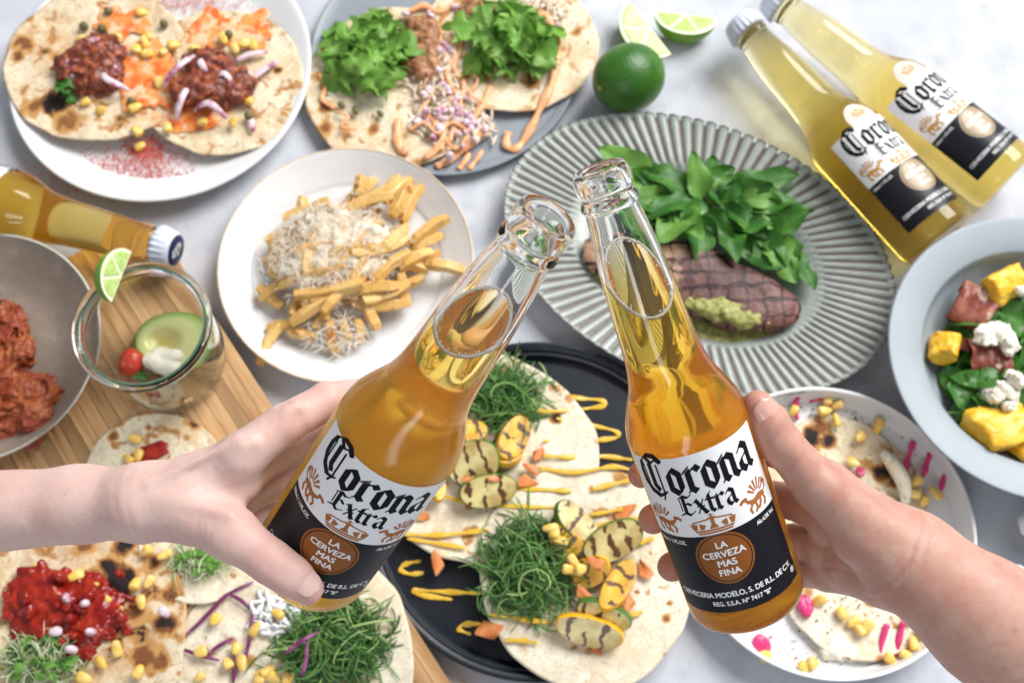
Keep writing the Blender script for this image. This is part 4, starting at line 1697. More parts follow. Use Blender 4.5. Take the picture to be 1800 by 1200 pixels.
ROCKET = [leaf_mesh(RNG.uniform(5.2, 7.0), RNG.uniform(1.35, 1.9), 40 + k, 1.4, 0.11, RNG.uniform(.08, .3), .34, .22, NU=30, NV=13, tooth=0.02) for k in range(6)]
FRILLY = [leaf_mesh(RNG.uniform(2.8, 4.0), RNG.uniform(1.1, 1.6), 60 + k, 2.6, 0.45, RNG.uniform(.25, .6), .55, .18, tooth=0.16, NU=30, NV=11) for k in range(7)]
ROUND = [leaf_mesh(RNG.uniform(2.2, 3.0), RNG.uniform(0.9, 1.2), 80 + k, 1.0, 0.08, RNG.uniform(.3, .7), .22, .3, tooth=0.0) for k in range(4)]


def leaf_heap(name, label, cat, px, py, z, rx, ry, hgt, n, meshes, mats, seed, rotz=0.0, sc=1.0, spread=0.55, group=None, stalks=0):
    r = random.Random(seed)
    c = P(px, py, z)
    root = thing(name, label, cat, c, group, rot=(0, 0, rotz))
    done = {}
    for k in range(n):
        a, q = r.uniform(0, 6.28), math.sqrt(r.random())
        x, y = rx * q * math.cos(a), ry * q * math.sin(a)
        zz = hgt * (1 - 0.75 * q * q) * r.uniform(0.25, 1.0)
        me, mt = r.choice(meshes), r.choice(mats)
        key = (me.name, mt.name)
        if key not in done:
            m2 = me if len(me.materials) == 0 else (me if me.materials[0] == mt else me.copy())
            if len(m2.materials) == 0:
                m2.materials.append(mt)
            elif m2.materials[0] != mt:
                m2.materials.clear()
                m2.materials.append(mt)
            done[key] = m2
        yaw = a + r.uniform(-spread, spread) * 2.2
        o = link("leaf", done[key], None, root, (x - math.cos(yaw) * 1.2 * sc, y - math.sin(yaw) * 1.2 * sc, zz), (r.uniform(-.55, .55), r.uniform(-.5, .15), yaw), sc * r.uniform(0.75, 1.15))
    for k in range(stalks):
        a = r.uniform(0, 6.28)
        L = r.uniform(1.5, 3.5)
        p0 = np.array([rx * r.uniform(-.6, .6), ry * r.uniform(-.6, .6), hgt * r.uniform(0.4, 0.8)])
        d = np.array([math.cos(a), math.sin(a), r.uniform(-.2, .1)])
        V, F = tube(smooth_path([p0, p0 + d * L * .5 + np.array([0, 0, .3]), p0 + d * L], 4), 0.11, 6)
        link("stalk", new_mesh("stalk", V, F), M_STALK, root)
    return root


def shred_heap(name, mat, px, py, z, rx, ry, hgt, n, label, cat, seed, rad=0.055, length=(1.6, 3.6), flat=1.0, curl=1.0, seg=7):
    """uncountable thin shreds piled loosely: one mass"""
    r = random.Random(seed)
    parts = []
    tone = []
    for k in range(n):
        a, q = r.uniform(0, 6.28), math.sqrt(r.random()) * (1.0 if r.random() < 0.85 else 1.25)
        p = np.array([rx * q * math.cos(a), ry * q * math.sin(a), max(0.05, hgt * (1 - 0.8 * min(1, q * q)) * r.uniform(0.1, 1.05))])
        yaw, pit = r.uniform(0, 6.28), r.uniform(-.35, .35)
        L = r.uniform(*length)
        kap = r.uniform(-1, 1) * curl
        kz = r.uniform(-.6, .3) * curl
        pts = []
        for i in range(seg):
            pts.append(p.copy())
            st = L / (seg - 1)
            p = p + st * np.array([math.cos(yaw) * math.cos(pit), math.sin(yaw) * math.cos(pit), math.sin(pit)])
            p[2] = max(0.04, p[2])
            yaw += kap * st * 0.8
            pit += kz * st * 0.5
        c = pts[seg // 2][:2]
        sh = 0.5 * np.array([c[0] - rx * q * math.cos(a), c[1] - ry * q * math.sin(a), 0])
        rk = rad * r.choice((0.7, 0.9, 1.0, 1.15, 1.5))
        rr = [rk * (0.5 if i in (0, seg - 1) else 1) * 1.0 for i in range(seg)]
        parts.append(tube([t - sh for t in pts], rr, 4, flat, cap=False))
        tone += [r.random()] * len(parts[-1][0])
    V, F = merge(parts)
    me = new_mesh(name, V, F)
    at = me.attributes.new("tone", 'FLOAT', 'POINT')
    at.data.foreach_set("value", np.array(tone, dtype=np.float32))
    o = put(name, me, mat, px, py, z, label, cat)
    o["kind"] = "stuff"
    return o


def grains(name, mat, spots, z, n, size, label, cat, seed, flat=0.5):
    """powder or herb flecks: one mass of tiny grains around pixel spots (px,py,rx_cm,ry_cm)"""
    r = random.Random(seed)
    o0 = P(spots[0][0], spots[0][1], z)
    V, F = [], []
    for k in range(n):
        sx, sy, rx, ry = r.choice(spots)
        c = P(sx, sy, z) - o0
        p = c + np.array([r.gauss(0, rx), r.gauss(0, ry), 0])
        s = size * r.uniform(0.4, 1.5)
        b = len(V)
        for q in range(4):
            a = q * 1.57 + r.uniform(-.5, .5)
            V.append((p[0] + s * math.cos(a), p[1] + s * math.sin(a) * r.uniform(0.4, 1), p[2] + 0.005))
        V.append((p[0], p[1], p[2] + s * flat))
        F += [(b, b + 1, b + 4), (b + 1, b + 2, b + 4), (b + 2, b + 3, b + 4), (b + 3, b, b + 4)]
    o = tag(link(name, new_mesh(name, V, F, smooth=False), mat, loc=o0), label, cat, kind="stuff")
    return o


# ------------------------------------------------------------------ top left: chorizo tacos
tortilla("charred tortilla with chorizo, left one on the powdered white plate", 172, 112, 7.6, 1.74, 11, M_TORT_D, group=None, toast=0.6, marks=[(95, 180, 1.5, 1.0), (45, 80, 1.3, .75), (60, 190, 1.4, .7), (120, 215, 1.6, .65), (95, 100, .9, .6), (35, 100, .8, .8)])
tortilla("tortilla with chorizo and orange sauce, right one on the powdered white plate", 388, 144, 7.0, 1.5, 12, M_TORT, group=None, toast=0.4, marks=[(470, 35, .9, .8), (488, 125, .5, .85), (440, 40, .8, .6), (500, 60, .7, .55)])
puddle("orange_sauce", M_ORANGE, 262, 130, 2.02, 2.2, 4.2, 0.05, "orange sauce smear between the two chorizo mounds", "sauce", 3, 0.3, 0.3)
puddle("orange_sauce", M_ORANGE, 372, 55, 1.76, 1.7, 2.4, 0.05, "orange sauce smear above the right chorizo mound", "sauce", 4, -0.5, 0.3)
puddle("orange_sauce", M_ORANGE, 330, 190, 1.76, 3.2, 2.2, 0.05, "orange sauce smear below the right chorizo mound", "sauce", 5, 0.4, 0.3)
puddle("orange_sauce", M_ORANGE, 440, 55, 1.74, 2.2, 1.5, 0.04, "orange oil stain at the upper right of the right chorizo tortilla", "sauce", 6, 0.4, 0.4)
puddle("orange_sauce", M_ORANGE, 215, 40, 2.0, 2.0, 1.8, 0.04, "orange oil stain above the left chorizo mound", "sauce", 7, 0.1, 0.4)
mound("chorizo", M_CHORIZO, 168, 128, 1.85, 3.4, 3.1, 2.0, "dark red chorizo mound on the left tortilla of the white plate", "meat", 21, amp=0.55, freq=1.6, n=9)
mound("chorizo", M_CHORIZO, 378, 150, 1.65, 3.5, 3.1, 1.9, "dark red chorizo mound on the right tortilla of the white plate", "meat", 22, amp=0.55, freq=1.6, n=9)
for pts, lab in (([(240, 86), (254, 74), (258, 66), (250, 22), (259, 95), (288, 91), (305, 79), (278, 146)], "between the two chorizo mounds"),
                 ([(150, 180), (178, 194), (142, 68), (205, 70)], "beside the left chorizo mound"),
                 ([(343, 84), (392, 69), (412, 86), (430, 77), (444, 80)], "above the right chorizo mound"),
                 ([(437, 178), (410, 214), (357, 213), (295, 224)], "below the right chorizo mound"),
                 ([(238, 189), (240, 230)], "on the lower seam of the two chorizo tortillas")):
    corn(pts, 1.9, "yellow corn kernel " + lab, "corn on the chorizo tacos")
corn([(246, 257)], 0.8, "single yellow corn kernel on the red powder of the white plate", "corn on the chorizo tacos")
cap_me = lumps("caper", [(0, 0, 0, .36, .36, .33)], 5, 0.05, 3, 0.09, flat=False)
for x, y in [(190, 20), (179, 50), (147, 46), (288, 42), (231, 178), (389, 114), (438, 204), (402, 60), (366, 172)]:
    put("caper", cap_me, M_CAPER, x, y, 2.25, "olive green caper on the chorizo tacos", "caper", "capers on the chorizo tacos", (RNG.uniform(0, 3), RNG.uniform(0, 3), 0), RNG.uniform(.8, 1.2))
for k, pts in enumerate([[(140, 128), (170, 112), (212, 126)], [(182, 128), (194, 150), (228, 160)], [(128, 100), (128, 125), (132, 145)], [(150, 92), (172, 82), (190, 95)],
                         [(286, 155), (318, 128), (350, 98)], [(310, 212), (326, 180), (338, 150)], [(342, 196), (372, 192), (398, 208)], [(352, 105), (358, 122), (366, 134)],
                         [(382, 142), (398, 140), (414, 152)], [(414, 108), (440, 98), (470, 92)], [(432, 150), (460, 128), (488, 108)], [(436, 205), (442, 215), (445, 232)]]):
    strip_thing("onion_slice", M_ONION, pts, 2.5 if k not in (9, 10, 11) else 2.0, 0.30, 0.14, "purple red onion slice " + ("across the left chorizo mound" if k < 4 else "across the right chorizo mound" if k < 9 else "right of the right chorizo mound"), "onion", "onion slices on the chorizo tacos", arch=0.9 if k < 9 else 0.2)
leaf_heap("dill_sprig", "small dark green herb sprig beside the left chorizo mound", "herb", 112, 160, 2.1, 0.8, 0.6, 0.5, 5, FRILLY, [M_ROCKET], 31, sc=0.4)
grains("chilli_dust", M_DUST, [(262, 285, 1.7, 1.3), (240, 312, 2.6, 1.0), (160, 300, 2.5, 1.2), (255, 262, 1.0, .7), (330, 5, 2.6, .7)], 0.86, 5200, 0.06, "red chilli powder dusted on the large white plate", "powder", 7)

# ------------------------------------------------------------------ top middle: lettuce tacos
tortilla("blistered tortilla under the left lettuce pile, blue grey plate", 700, 152, 7.8, 0.97, 15, M_TORT, group=None, toast=0.65, marks=[(570, 190, .7, .8), (575, 225, .8, .7), (608, 225, .8, .62), (655, 228, .7, .65), (560, 140, .9, .55), (630, 110, 1, .6)])
tortilla("blistered tortilla under the right lettuce pile, blue grey plate", 895, 70, 7.3, 1.15, 16, M_TORT, group=None, toast=0.6, marks=[(935, 145, 1.1, .85), (820, 45, 1.0, .85), (838, 55, .9, .9), (1015, 60, .8, .7), (970, 80, .8, .8), (985, 20, .7, .6)])
M_GRILLMEAT = pmat("grilled_meat", (0.30, 0.13, 0.06), 0.45, [(1.5, 0.45, 0.7, (0.50, 0.28, 0.14)), (2, 0.6, 0.7, (0.06, 0.02, 0.015))], bump=(6, 0.5, 0.06))
mound("shredded_meat", M_GRILLMEAT, 745, 95, 1.0, 2.1, 3.4, 1.4, "brown grilled meat strip beside the left lettuce pile", "meat", 24, amp=0.45, freq=1.6, rotz=0.2)
mound("shredded_meat", M_GRILLMEAT, 845, 40, 1.2, 2.4, 2.2, 1.3, "brown grilled meat above the right lettuce pile", "meat", 25, amp=0.45, freq=1.6)
leaf_heap("lettuce_pile", "curly green lettuce pile on the left tortilla of the blue grey plate", "lettuce", 650, 104, 1.0, 2.9, 3.2, 1.9, 46, FRILLY, [M_LETTUCE, M_LETTUCE, M_LETTUCE_P], 41, sc=0.8, stalks=7)
leaf_heap("lettuce_pile", "curly green lettuce pile on the right tortilla of the blue grey plate", "lettuce", 892, 84, 1.2, 3.2, 2.9, 1.9, 46, FRILLY, [M_LETTUCE, M_LETTUCE, M_LETTUCE_P], 42, sc=0.8, stalks=7)
PEACH_LAB = ['hook trailing right off the tortilla onto the plate', "short upright dab at the left tortilla's lower edge", "long stroke running off the left tortilla's lower edge", 'left of two short dashes on the plate rim', 'right of two short dashes on the plate rim', 'wavy line down the middle of the left tortilla', 'second wavy line right of the middle one', 'slanting line along the overlap of the tortillas', 'curl beside the right lettuce pile', 'curl at the top edge between the lettuce piles', 'zigzag below the grilled meat', 'squiggle left of the left lettuce pile']
for k, (pts, zz, rd) in enumerate([
    ([(976, 42), (980, 90), (972, 140), (950, 190), (925, 240), (906, 262), (890, 255), (893, 232)], [1.5, 1.5, 1.5, 1.2, 0.95, 0.95, 0.95, 0.95], .26),
    ([(700, 208), (698, 240), (705, 264), (716, 262)], 1.2, .3),
    ([(856, 222), (830, 250), (800, 274), (766, 294)], [1.15, 1.1, .95, .95], .25), ([(825, 268), (818, 282), (806, 298)], .95, .2), ([(848, 264), (838, 280), (824, 298)], .95, .17),
    ([(780, 40), (772, 80), (790, 110), (776, 150), (796, 180), (780, 225), (775, 265)], 1.25, .2), ([(800, 30), (812, 70), (798, 120), (815, 150), (800, 210), (790, 250)], 1.3, .16),
    ([(862, 150), (850, 180), (830, 210), (800, 235), (745, 280)], 1.25, .2), ([(905, 20), (925, 40), (955, 25), (972, 50)], 1.55, .22), ([(720, 20), (745, 10), (770, 20), (800, 8)], 1.3, .22),
    ([(735, 150), (755, 170), (742, 195), (765, 215), (755, 245)], 1.25, .17), ([(560, 130), (572, 150), (566, 175), (590, 190)], 1.1, .16)]):
    drizzle("sauce_drizzle", M_PEACH, pts, [q + .18 if q > 1 else q + .02 for q in (zz if hasattr(zz, "__len__") else [zz] * len(pts))], rd * 1.3, "peach sauce, " + PEACH_LAB[k], "sauce", "peach sauce lines", seed=k)
M_PALEFILL = toned("pale_shredded_filling", [(0, (0.74, 0.50, 0.34)), (.4, (0.80, 0.66, 0.52)), (1, (0.86, 0.80, 0.70))])
shred_heap("shredded_filling", M_PALEFILL, 770, 150, 1.1, 2.2, 4.6, 0.8, 420, "pale shredded filling down the middle of the left lettuce taco", "filling", 44, rad=0.085, length=(0.5, 1.4), curl=1.2, seg=4)
shred_heap("shredded_filling", M_PALEFILL, 800, 225, 1.1, 3.0, 2.0, 0.5, 220, "pale shredded filling at the lower end of the left lettuce taco", "filling", 45, rad=0.085, length=(0.5, 1.3), curl=1.2, seg=4)
shred_heap("shredded_filling", M_PALEFILL, 925, 28, 1.3, 3.4, 1.8, 0.7, 260, "pale shredded filling above the right lettuce pile", "filling", 46, rad=0.085, length=(0.5, 1.3), curl=1.2, seg=4)
for k, (pts, lab) in enumerate([([(735, 70), (760, 85), (742, 105), (772, 122)], "beside the grilled meat"), ([(790, 60), (800, 95), (785, 130), (802, 165)], "left of the right lettuce pile"), ([(720, 230), (745, 215), (770, 235), (795, 215), (825, 232)], "across the lower shredded filling"),
                              ([(760, 265), (780, 245), (800, 262), (822, 240)], "lowest on the left tortilla"), ([(880, 10), (905, 22), (930, 8), (955, 24)], "across the filling at the top edge"), ([(815, 120), (840, 140), (826, 165), (850, 180)], "on the overlap of the tortillas"), ([(590, 195), (612, 205), (600, 222), (628, 228)], "below the left lettuce pile")]):
    drizzle("sauce_drizzle", M_PEACH, pts, 1.75 if 3 > k else 1.6, .13, "thin peach sauce zigzag " + lab, "sauce", "peach sauce lines", seed=k + 20)
dice = lumps("onion_dice", [(-.1, 0, 0, .26, .2, .18), (.12, .05, 0, .22, .22, .16)], 9, 0.05, 3, 0.07, flat=False)
rr_ = random.Random(77)
for k in range(64):
    t = rr_.random()
    x, y = [(765 + rr_.gauss(0, 26), 120 + rr_.gauss(0, 70)), (800 + rr_.gauss(0, 30), 205 + rr_.gauss(0, 32)), (955 + rr_.gauss(0, 14), 50 + rr_.gauss(0, 22))][0 if t < .45 else 1 if t < .85 else 2]
    put("onion_dice", dice, M_ONION, x, min(y, 275), 1.62, "diced red onion piece on the lettuce tacos", "onion", "diced onion on the lettuce tacos", (rr_.uniform(-1, 1), rr_.uniform(-1, 1), rr_.uniform(0, 6)), rr_.uniform(.7, 1.25))
for k, (x, y) in enumerate([(740, 130), (748, 165), (760, 185), (752, 235), (773, 145), (820, 20), (600, 185), (915, 15), (740, 95), (625, 195), (668, 200)]):
    put("olive_piece", cap_me, pmat("olive", (0.16, 0.13, 0.03), .35) if k == 0 else bpy.data.materials["olive"], x, y, 1.55, "chopped olive piece on the lettuce tacos", "olive", "olive pieces on the lettuce tacos",
        (0, 0, rr_.uniform(0, 6)), (rr_.uniform(.9, 1.3), rr_.uniform(.6, .9), .7))

# ------------------------------------------------------------------ limes


def lime():
    prof = []
    for i in range(25):
        u = i / 24
        x = -1 + 2 * u
        r = math.sqrt(max(0, 1 - x * x)) ** 0.92
        xe = x * 1.02 + (0.10 * max(0, (x - 0.86) / 0.14) ** 1.5 if x > 0.86 else 0) - (0.06 * max(0, (-x - 0.9) / 0.1) if x < -0.9 else 0)
        prof.append((2.78 * r if 0 < i < 24 else 0, 3.0 * xe))
    V, F = lathe(prof, 48)
    root = thing("lime", "whole dark green lime above the oval platter", "lime", P(1105, 137, 2.75), rot=(math.radians(70), 0, math.radians(-55)))
    link("peel", new_mesh("peel", V, F), M_LIMESKIN, root)
    V, F = lathe([(0, 3.36), (0.22, 3.36), (0.28, 3.30), (0.2, 3.26)], 16)
    link("stem_button", new_mesh("stem_button", V, F), pmat("stem_button", (0.22, 0.20, 0.07), .6), root)


lime()


def frame_euler(x, z):
    x, z = Vector(x).normalized(), Vector(z)
    z = (z - x * z.dot(x)).normalized()
    y = z.cross(x)
    return Matrix(((x.x, y.x, z.x), (x.y, y.y, z.y), (x.z, y.z, z.z))).to_euler()


def lime_wedge(label, px, py, z, rot, r=2.6, ang=62, peel=None):
    """spherical wedge: peel outside, pith rim and flesh segments on both cut faces; axis along local x, opening upward"""
    root = thing("lime_wedge", label, "lime", P(px, py, z), "lime wedges", rot=rot)
    A = math.radians(ang)
    NU, NV = 17, 11
    V = []
    for i in range(NU):
        ph = math.pi * i / (NU - 1)
        for j in range(NV):
            th = -A / 2 + A * j / (NV - 1)
            V.append((r * 1.12 * math.cos(ph) * -1, r * math.sin(ph) * math.sin(th), -r * math.sin(ph) * math.cos(th)))
    link("peel", new_mesh("peel", V, grid_faces(NU, NV)), peel or M_LIMESKIN_B, root)
    for sd in (-1, 1):
        th = sd * A / 2
        u = np.array([0, math.sin(th), -math.cos(th)])
        n = np.array([0, sd * math.cos(th), sd * math.sin(th) * 1.0])
        V2 = [np.zeros(3)] + [np.array([-r * 1.12 * math.cos(math.pi * i / 24), 0, 0]) + u * r * math.sin(math.pi * i / 24) for i in range(25)]
        link("pith", new_mesh("pith", V2, [(0, i, i + 1) for i in range(1, 25)], smooth=False), M_PITH, root)
        for s in range(3):
            a0, a1 = math.pi * (s + .06) / 3, math.pi * (s + .94) / 3
            c = np.array([-math.cos((a0 + a1) / 2), 0, 0]) * r * 0.12 + u * 0.12 * r * math.sin((a0 + a1) / 2)
            ring = [np.array([-r * 1.0 * math.cos(a0 + (a1 - a0) * i / 9), 0, 0]) + u * r * 0.88 * math.sin(a0 + (a1 - a0) * i / 9) for i in range(10)]
            top = [c] + ring
            lift = [p + n * 0.05 for p in [c + (q - c) * 0.94 for q in top]]
            m = len(top)
            V3 = top + lift
            F3 = [tuple(range(m, 2 * m))] + [(i, (i + 1) % m, m + (i + 1) % m, m + i) for i in range(m)]
            me = new_mesh("flesh", V3, F3, smooth=False)
            link("flesh", me, M_LIMEFLESH, root)
    return root


lime_wedge("lime wedge lying just above the whole lime", 1143, 48, 1.4, (math.radians(-62), math.radians(12), math.radians(-52)))
lime_wedge("lime wedge at the top edge right of the other wedge", 1206, 26, 1.4, (math.radians(-72), 0, math.radians(-8)), r=2.4)

# ------------------------------------------------------------------ fries with cheese


def fry_mesh(L, w, bend, seed):
    r = random.Random(seed)
    path = []
    m = 7
    for i in range(m):
        u = i / (m - 1) - .5
        path.append((L * u, bend * (u * u - .1) * 2, 0.06 * r.uniform(-1, 1)))
    V, F = [], []
    n = 8
    for i, p in enumerate(path):
        k = 0.72 if i in (0, m - 1) else 1.0
        for j in range(n):
            a = math.pi / 4 + math.pi / 2 * (j // 2) + (-.14 if j % 2 == 0 else .14)
            c, s = math.cos(a), math.sin(a)
            sq = 1 / max(abs(c), abs(s)) * 0.9 + 0.1
            V.append((p[0], p[1] + w * sq * c * k * (1 + .08 * r.uniform(-1, 1)), p[2] + w * sq * s * k * (1 + .08 * r.uniform(-1, 1))))
    F = grid_faces(m, n, wrap_v=True)
    F = [tuple(reversed(f)) for f in F] + [tuple(range(n)), tuple((m - 1) * n + k for k in range(n - 1, -1, -1))]
    me = new_mesh("fry", V, F, smooth=False)
    bm = bmesh.new(); bm.from_mesh(me); bmesh.ops.recalc_face_normals(bm, faces=bm.faces[:]); bm.to_mesh(me); bm.free()
    return me


FRY = [fry_mesh(L, w, b, k) for k, (L, w, b) in enumerate([(5.2, .40, .5), (4.4, .36, -.7), (6.0, .38, .4), (3.4, .40, .5), (5.0, .34, -.5), (2.6, .36, .3)])]
FRYL = [5.2, 4.4, 6.0, 3.4, 5.0, 2.6]
FRYLAB = ("golden fry in the cheese covered pile", "fries in the cheese covered pile")


def fry_between(x0, y0, x1, y1, z0, z1, lab=None):
    a, b = P(x0, y0, z0), P(x1, y1, z1)
    d = b - a
    L = np.linalg.norm(d)
    k = min(range(6), key=lambda i: abs(FRYL[i] - L))
    o = link("fry", FRY[k], M_FRY, loc=(a + b) / 2, rot=(RNG.uniform(0, 6), -math.asin(d[2] / L), math.atan2(d[1], d[0])), scale=(L / FRYL[k], RNG.uniform(.95, 1.2), RNG.uniform(.95, 1.2)))
    tag(o, lab or FRYLAB[0], "fry", FRYLAB[1])


for q in [(452, 640, 497, 562, 1.2, 1.5, "golden fry sticking out lowest left, over the plate rim"), (455, 505, 497, 540, 1.5, 1.4, "golden fry sticking out at the far left of the pile"), (748, 462, 820, 476, 2.4, 2.2, "golden fry reaching furthest right towards the bottle"), (722, 428, 786, 380, 2.6, 2.4, "golden fry sticking out at the upper right of the pile"), (722, 440, 778, 412, 2.2, 2.0, "golden fry just under the one sticking out upper right"), (628, 345, 637, 308, 2.6, 2.8, "short brown fry standing up at the top of the pile"),
          (640, 520, 662, 580, 2.6, 1.6), (510, 565, 640, 490, 2.6, 3.6), (505, 580, 560, 590, 1.8, 1.5), (578, 560, 590, 622, 2.2, 1.2, "golden fry pointing down at the bottom of the pile"), (600, 560, 615, 600, 2.0, 1.3), (630, 560, 635, 600, 1.9, 1.2),
          (655, 520, 745, 490, 2.4, 2.2), (640, 530, 720, 500, 2.9, 2.6), (500, 385, 580, 355, 2.4, 3.2), (480, 420, 485, 455, 2.0, 1.8), (640, 360, 705, 315, 3.2, 2.8), (675, 355, 722, 312, 3.3, 2.6),
          (705, 390, 738, 325, 3.0, 2.4), (690, 380, 720, 320, 3.6, 3.0), (600, 370, 690, 340, 3.4, 3.4), (670, 440, 715, 395, 4.0, 3.4), (620, 450, 720, 420, 4.2, 3.4), (500, 470, 480, 430, 2.4, 2.0),
          (490, 500, 590, 470, 3.0, 4.0), (520, 520, 640, 500, 3.2, 4.0), (700, 470, 760, 440, 2.8, 2.4), (650, 500, 720, 440, 3.6, 3.2), (705, 480, 715, 540, 2.4, 1.6), (470, 575, 520, 570, 1.3, 1.6)]:
    fry_between(*q)
rf = random.Random(5)
for k in range(46):
    x, y = 600 + rf.gauss(0, 62), 455 + rf.gauss(0, 48)
    q = math.hypot((x - 605) / 135, (y - 455) / 110)
    if q > 1:
        continue
    zc = 1.2 + 3.0 * (1 - q * q) * rf.uniform(0.15, 1)
    a = math.radians(rf.gauss(38, 28))
    L = rf.choice([60, 75, 90])
    dx, dy = math.cos(a) * L * .6, -math.sin(a) * L * .6
    fry_between(x - dx, y - dy, x + dx, y + dy, zc + rf.uniform(-.4, .4), zc + rf.uniform(-.4, .4))
mound("cheese_crust", pmat("cheese_drift", (0.87, 0.79, 0.66), 0.7, [(0.9, 0.46, 0.66, (0.72, 0.56, 0.37))], bump=(7, 1.0, .14)), 592, 447, 2.9, 4.4, 3.4, 1.5, "fluffy pale cheese drift between the fries", "cheese", 14, amp=0.5, freq=1.8, h=0.13, n=10)
shred_heap("grated_cheese", M_CHEESE, 588, 440, 3.0, 4.9, 4.0, 2.4, 2000, "fine grated cheese heaped over the fries", "cheese", 12, rad=0.027, length=(0.3, 0.95), curl=1.4, seg=4)
shred_heap("grated_cheese", M_CHEESE, 590, 575, 1.5, 2.6, 2.0, 1.1, 300, "grated cheese spilling below the fries pile", "cheese", 13, rad=0.035, length=(0.5, 1.6), curl=1.0, seg=4)

# ------------------------------------------------------------------ steak on the oval platter
def steak_material():
    m, nt, b = mat_new("grilled_steak")
    vec = obj_coords(nt, False)
    f = noise_fac(nt, vec, 0.22, 0.42, 0.6, detail=3)
    c = mixc(nt, f, (0.070, 0.026, 0.023), (0.165, 0.072, 0.060))
    f = noise_fac(nt, vec, 0.9, 0.45, 0.7, detail=4)
    c = mixc(nt, f, c, (0.085, 0.022, 0.013))
    sp = node(nt, 'ShaderNodeSeparateXYZ')
    nt.links.new(vec, sp.inputs[0])
    # the end away from the coals stays pale
    rg = node(nt, 'ShaderNodeMapRange', interpolation_type='SMOOTHSTEP')
    rg.inputs['From Min'].default_value = 0.015
    rg.inputs['From Max'].default_value = -0.03
    nt.links.new(sp.outputs[0], rg.inputs['Value'])
    nn = noise_fac(nt, vec, 0.7, 0.38, 0.55, detail=3)
    mu = node(nt, 'ShaderNodeMath', operation='MULTIPLY')
    nt.links.new(rg.outputs[0], mu.inputs[0])
    nt.links.new(nn, mu.inputs[1])
    c = mixc(nt, mu.outputs[0], c, (0.46, 0.27, 0.18))
    # bars of the grill, two directions
    hts = []
    for ang, per, w in ((math.radians(68), 0.0125, 0.80), (math.radians(-18), 0.014, 0.86)):
        mp = node(nt, 'ShaderNodeMapping')
        mp.inputs['Rotation'].default_value = (0, 0, ang)
        nt.links.new(vec, mp.inputs['Vector'])
        s2 = node(nt, 'ShaderNodeSeparateXYZ')
        nt.links.new(mp.outputs[0], s2.inputs[0])
        ns = node(nt, 'ShaderNodeTexNoise')
        ns.inputs['Scale'].default_value = 60
        nt.links.new(vec, ns.inputs['Vector'])
        ma = node(nt, 'ShaderNodeMath', operation='MULTIPLY_ADD')
        nt.links.new(ns.outputs['Fac'], ma.inputs[0])
        ma.inputs[1].default_value = 0.010
        nt.links.new(s2.outputs[0], ma.inputs[2])
        sn = node(nt, 'ShaderNodeMath', operation='MULTIPLY')
        nt.links.new(ma.outputs[0], sn.inputs[0])
        sn.inputs[1].default_value = 2 * math.pi / per
        si = node(nt, 'ShaderNodeMath', operation='SINE')
        nt.links.new(sn.outputs[0], si.inputs[0])
        rm = node(nt, 'ShaderNodeMapRange', interpolation_type='SMOOTHSTEP')
        rm.inputs['From Min'].default_value = w - 0.10
        rm.inputs['From Max'].default_value = w + 0.12
        nt.links.new(si.outputs[0], rm.inputs['Value'])
        pk = noise_fac(nt, vec, 0.55, 0.30, 0.55, detail=3)
        mk = node(nt, 'ShaderNodeMath', operation='MULTIPLY')
        nt.links.new(rm.outputs[0], mk.inputs[0])
        nt.links.new(pk, mk.inputs[1])
        c = mixc(nt, mk.outputs[0], c, (0.022, 0.010, 0.012))
        hts.append(rm.outputs[0])
    nt.links.new(c, b.inputs['Base Color'])
    b.inputs['Roughness'].default_value = 0.45
    b.inputs['Specular IOR Level'].default_value = 0.3
    n1 = add_bump(nt, b, vec, 4, 0.5, 0.08)
    bp = node(nt, 'ShaderNodeBump')
    bp.invert = True
    bp.inputs['Strength'].default_value = 0.6
    bp.inputs['Distance'].default_value = 0.0012
    nt.links.new(hts[0], bp.inputs['Height'])
    nt.links.new(n1, bp.inputs['Normal'])
    nt.links.new(bp.outputs[0], b.inputs['Normal'])
    return m


def build_steak():
    a, b = P(1035, 432, 1.8), P(1398, 548, 1.8)
    d = b - a
    L = np.linalg.norm(d)
    mid = (a + b) / 2
    mid[2] = 0.75

    def fn(p):
        x = p[:, 0] / (L / 2 + 0.5)
        w = 2.95 * (1 - 0.14 * x) * np.sqrt(np.clip(1 - np.abs(np.clip(x, -1, 1)) ** 3.2, 0.0004, 1))
        yy = np.abs(p[:, 1] + 0.35 * np.sin(p[:, 0] * 0.35)) / w
        zz = (p[:, 2] - 0.9) / (0.95 * np.sqrt(np.clip(1 - np.abs(np.clip(x, -1, 1)) ** 5, 0.001, 1)))
        dd = ((yy ** 2.8 + np.abs(zz) ** 2.8) ** (1 / 2.8) - 1) * 1.0
        ends = (np.abs(x) - 1) * (L / 2 + 0.5)
        dd = np.maximum(dd, ends)
        return dd - 0.16 * fbm(p * 0.7, 4, 4)
    V, F = surface_nets(fn, (-L / 2 - 1.2, -3.6, -0.6), (L / 2 + 1.2, 3.6, 2.8), 0.13)
    o = link("steak", new_mesh("steak", V, F), steak_material(), loc=mid, rot=(0, 0, math.atan2(d[1], d[0])))
    tag(o, "seared steak with crossed grill marks on the oval platter", "steak")


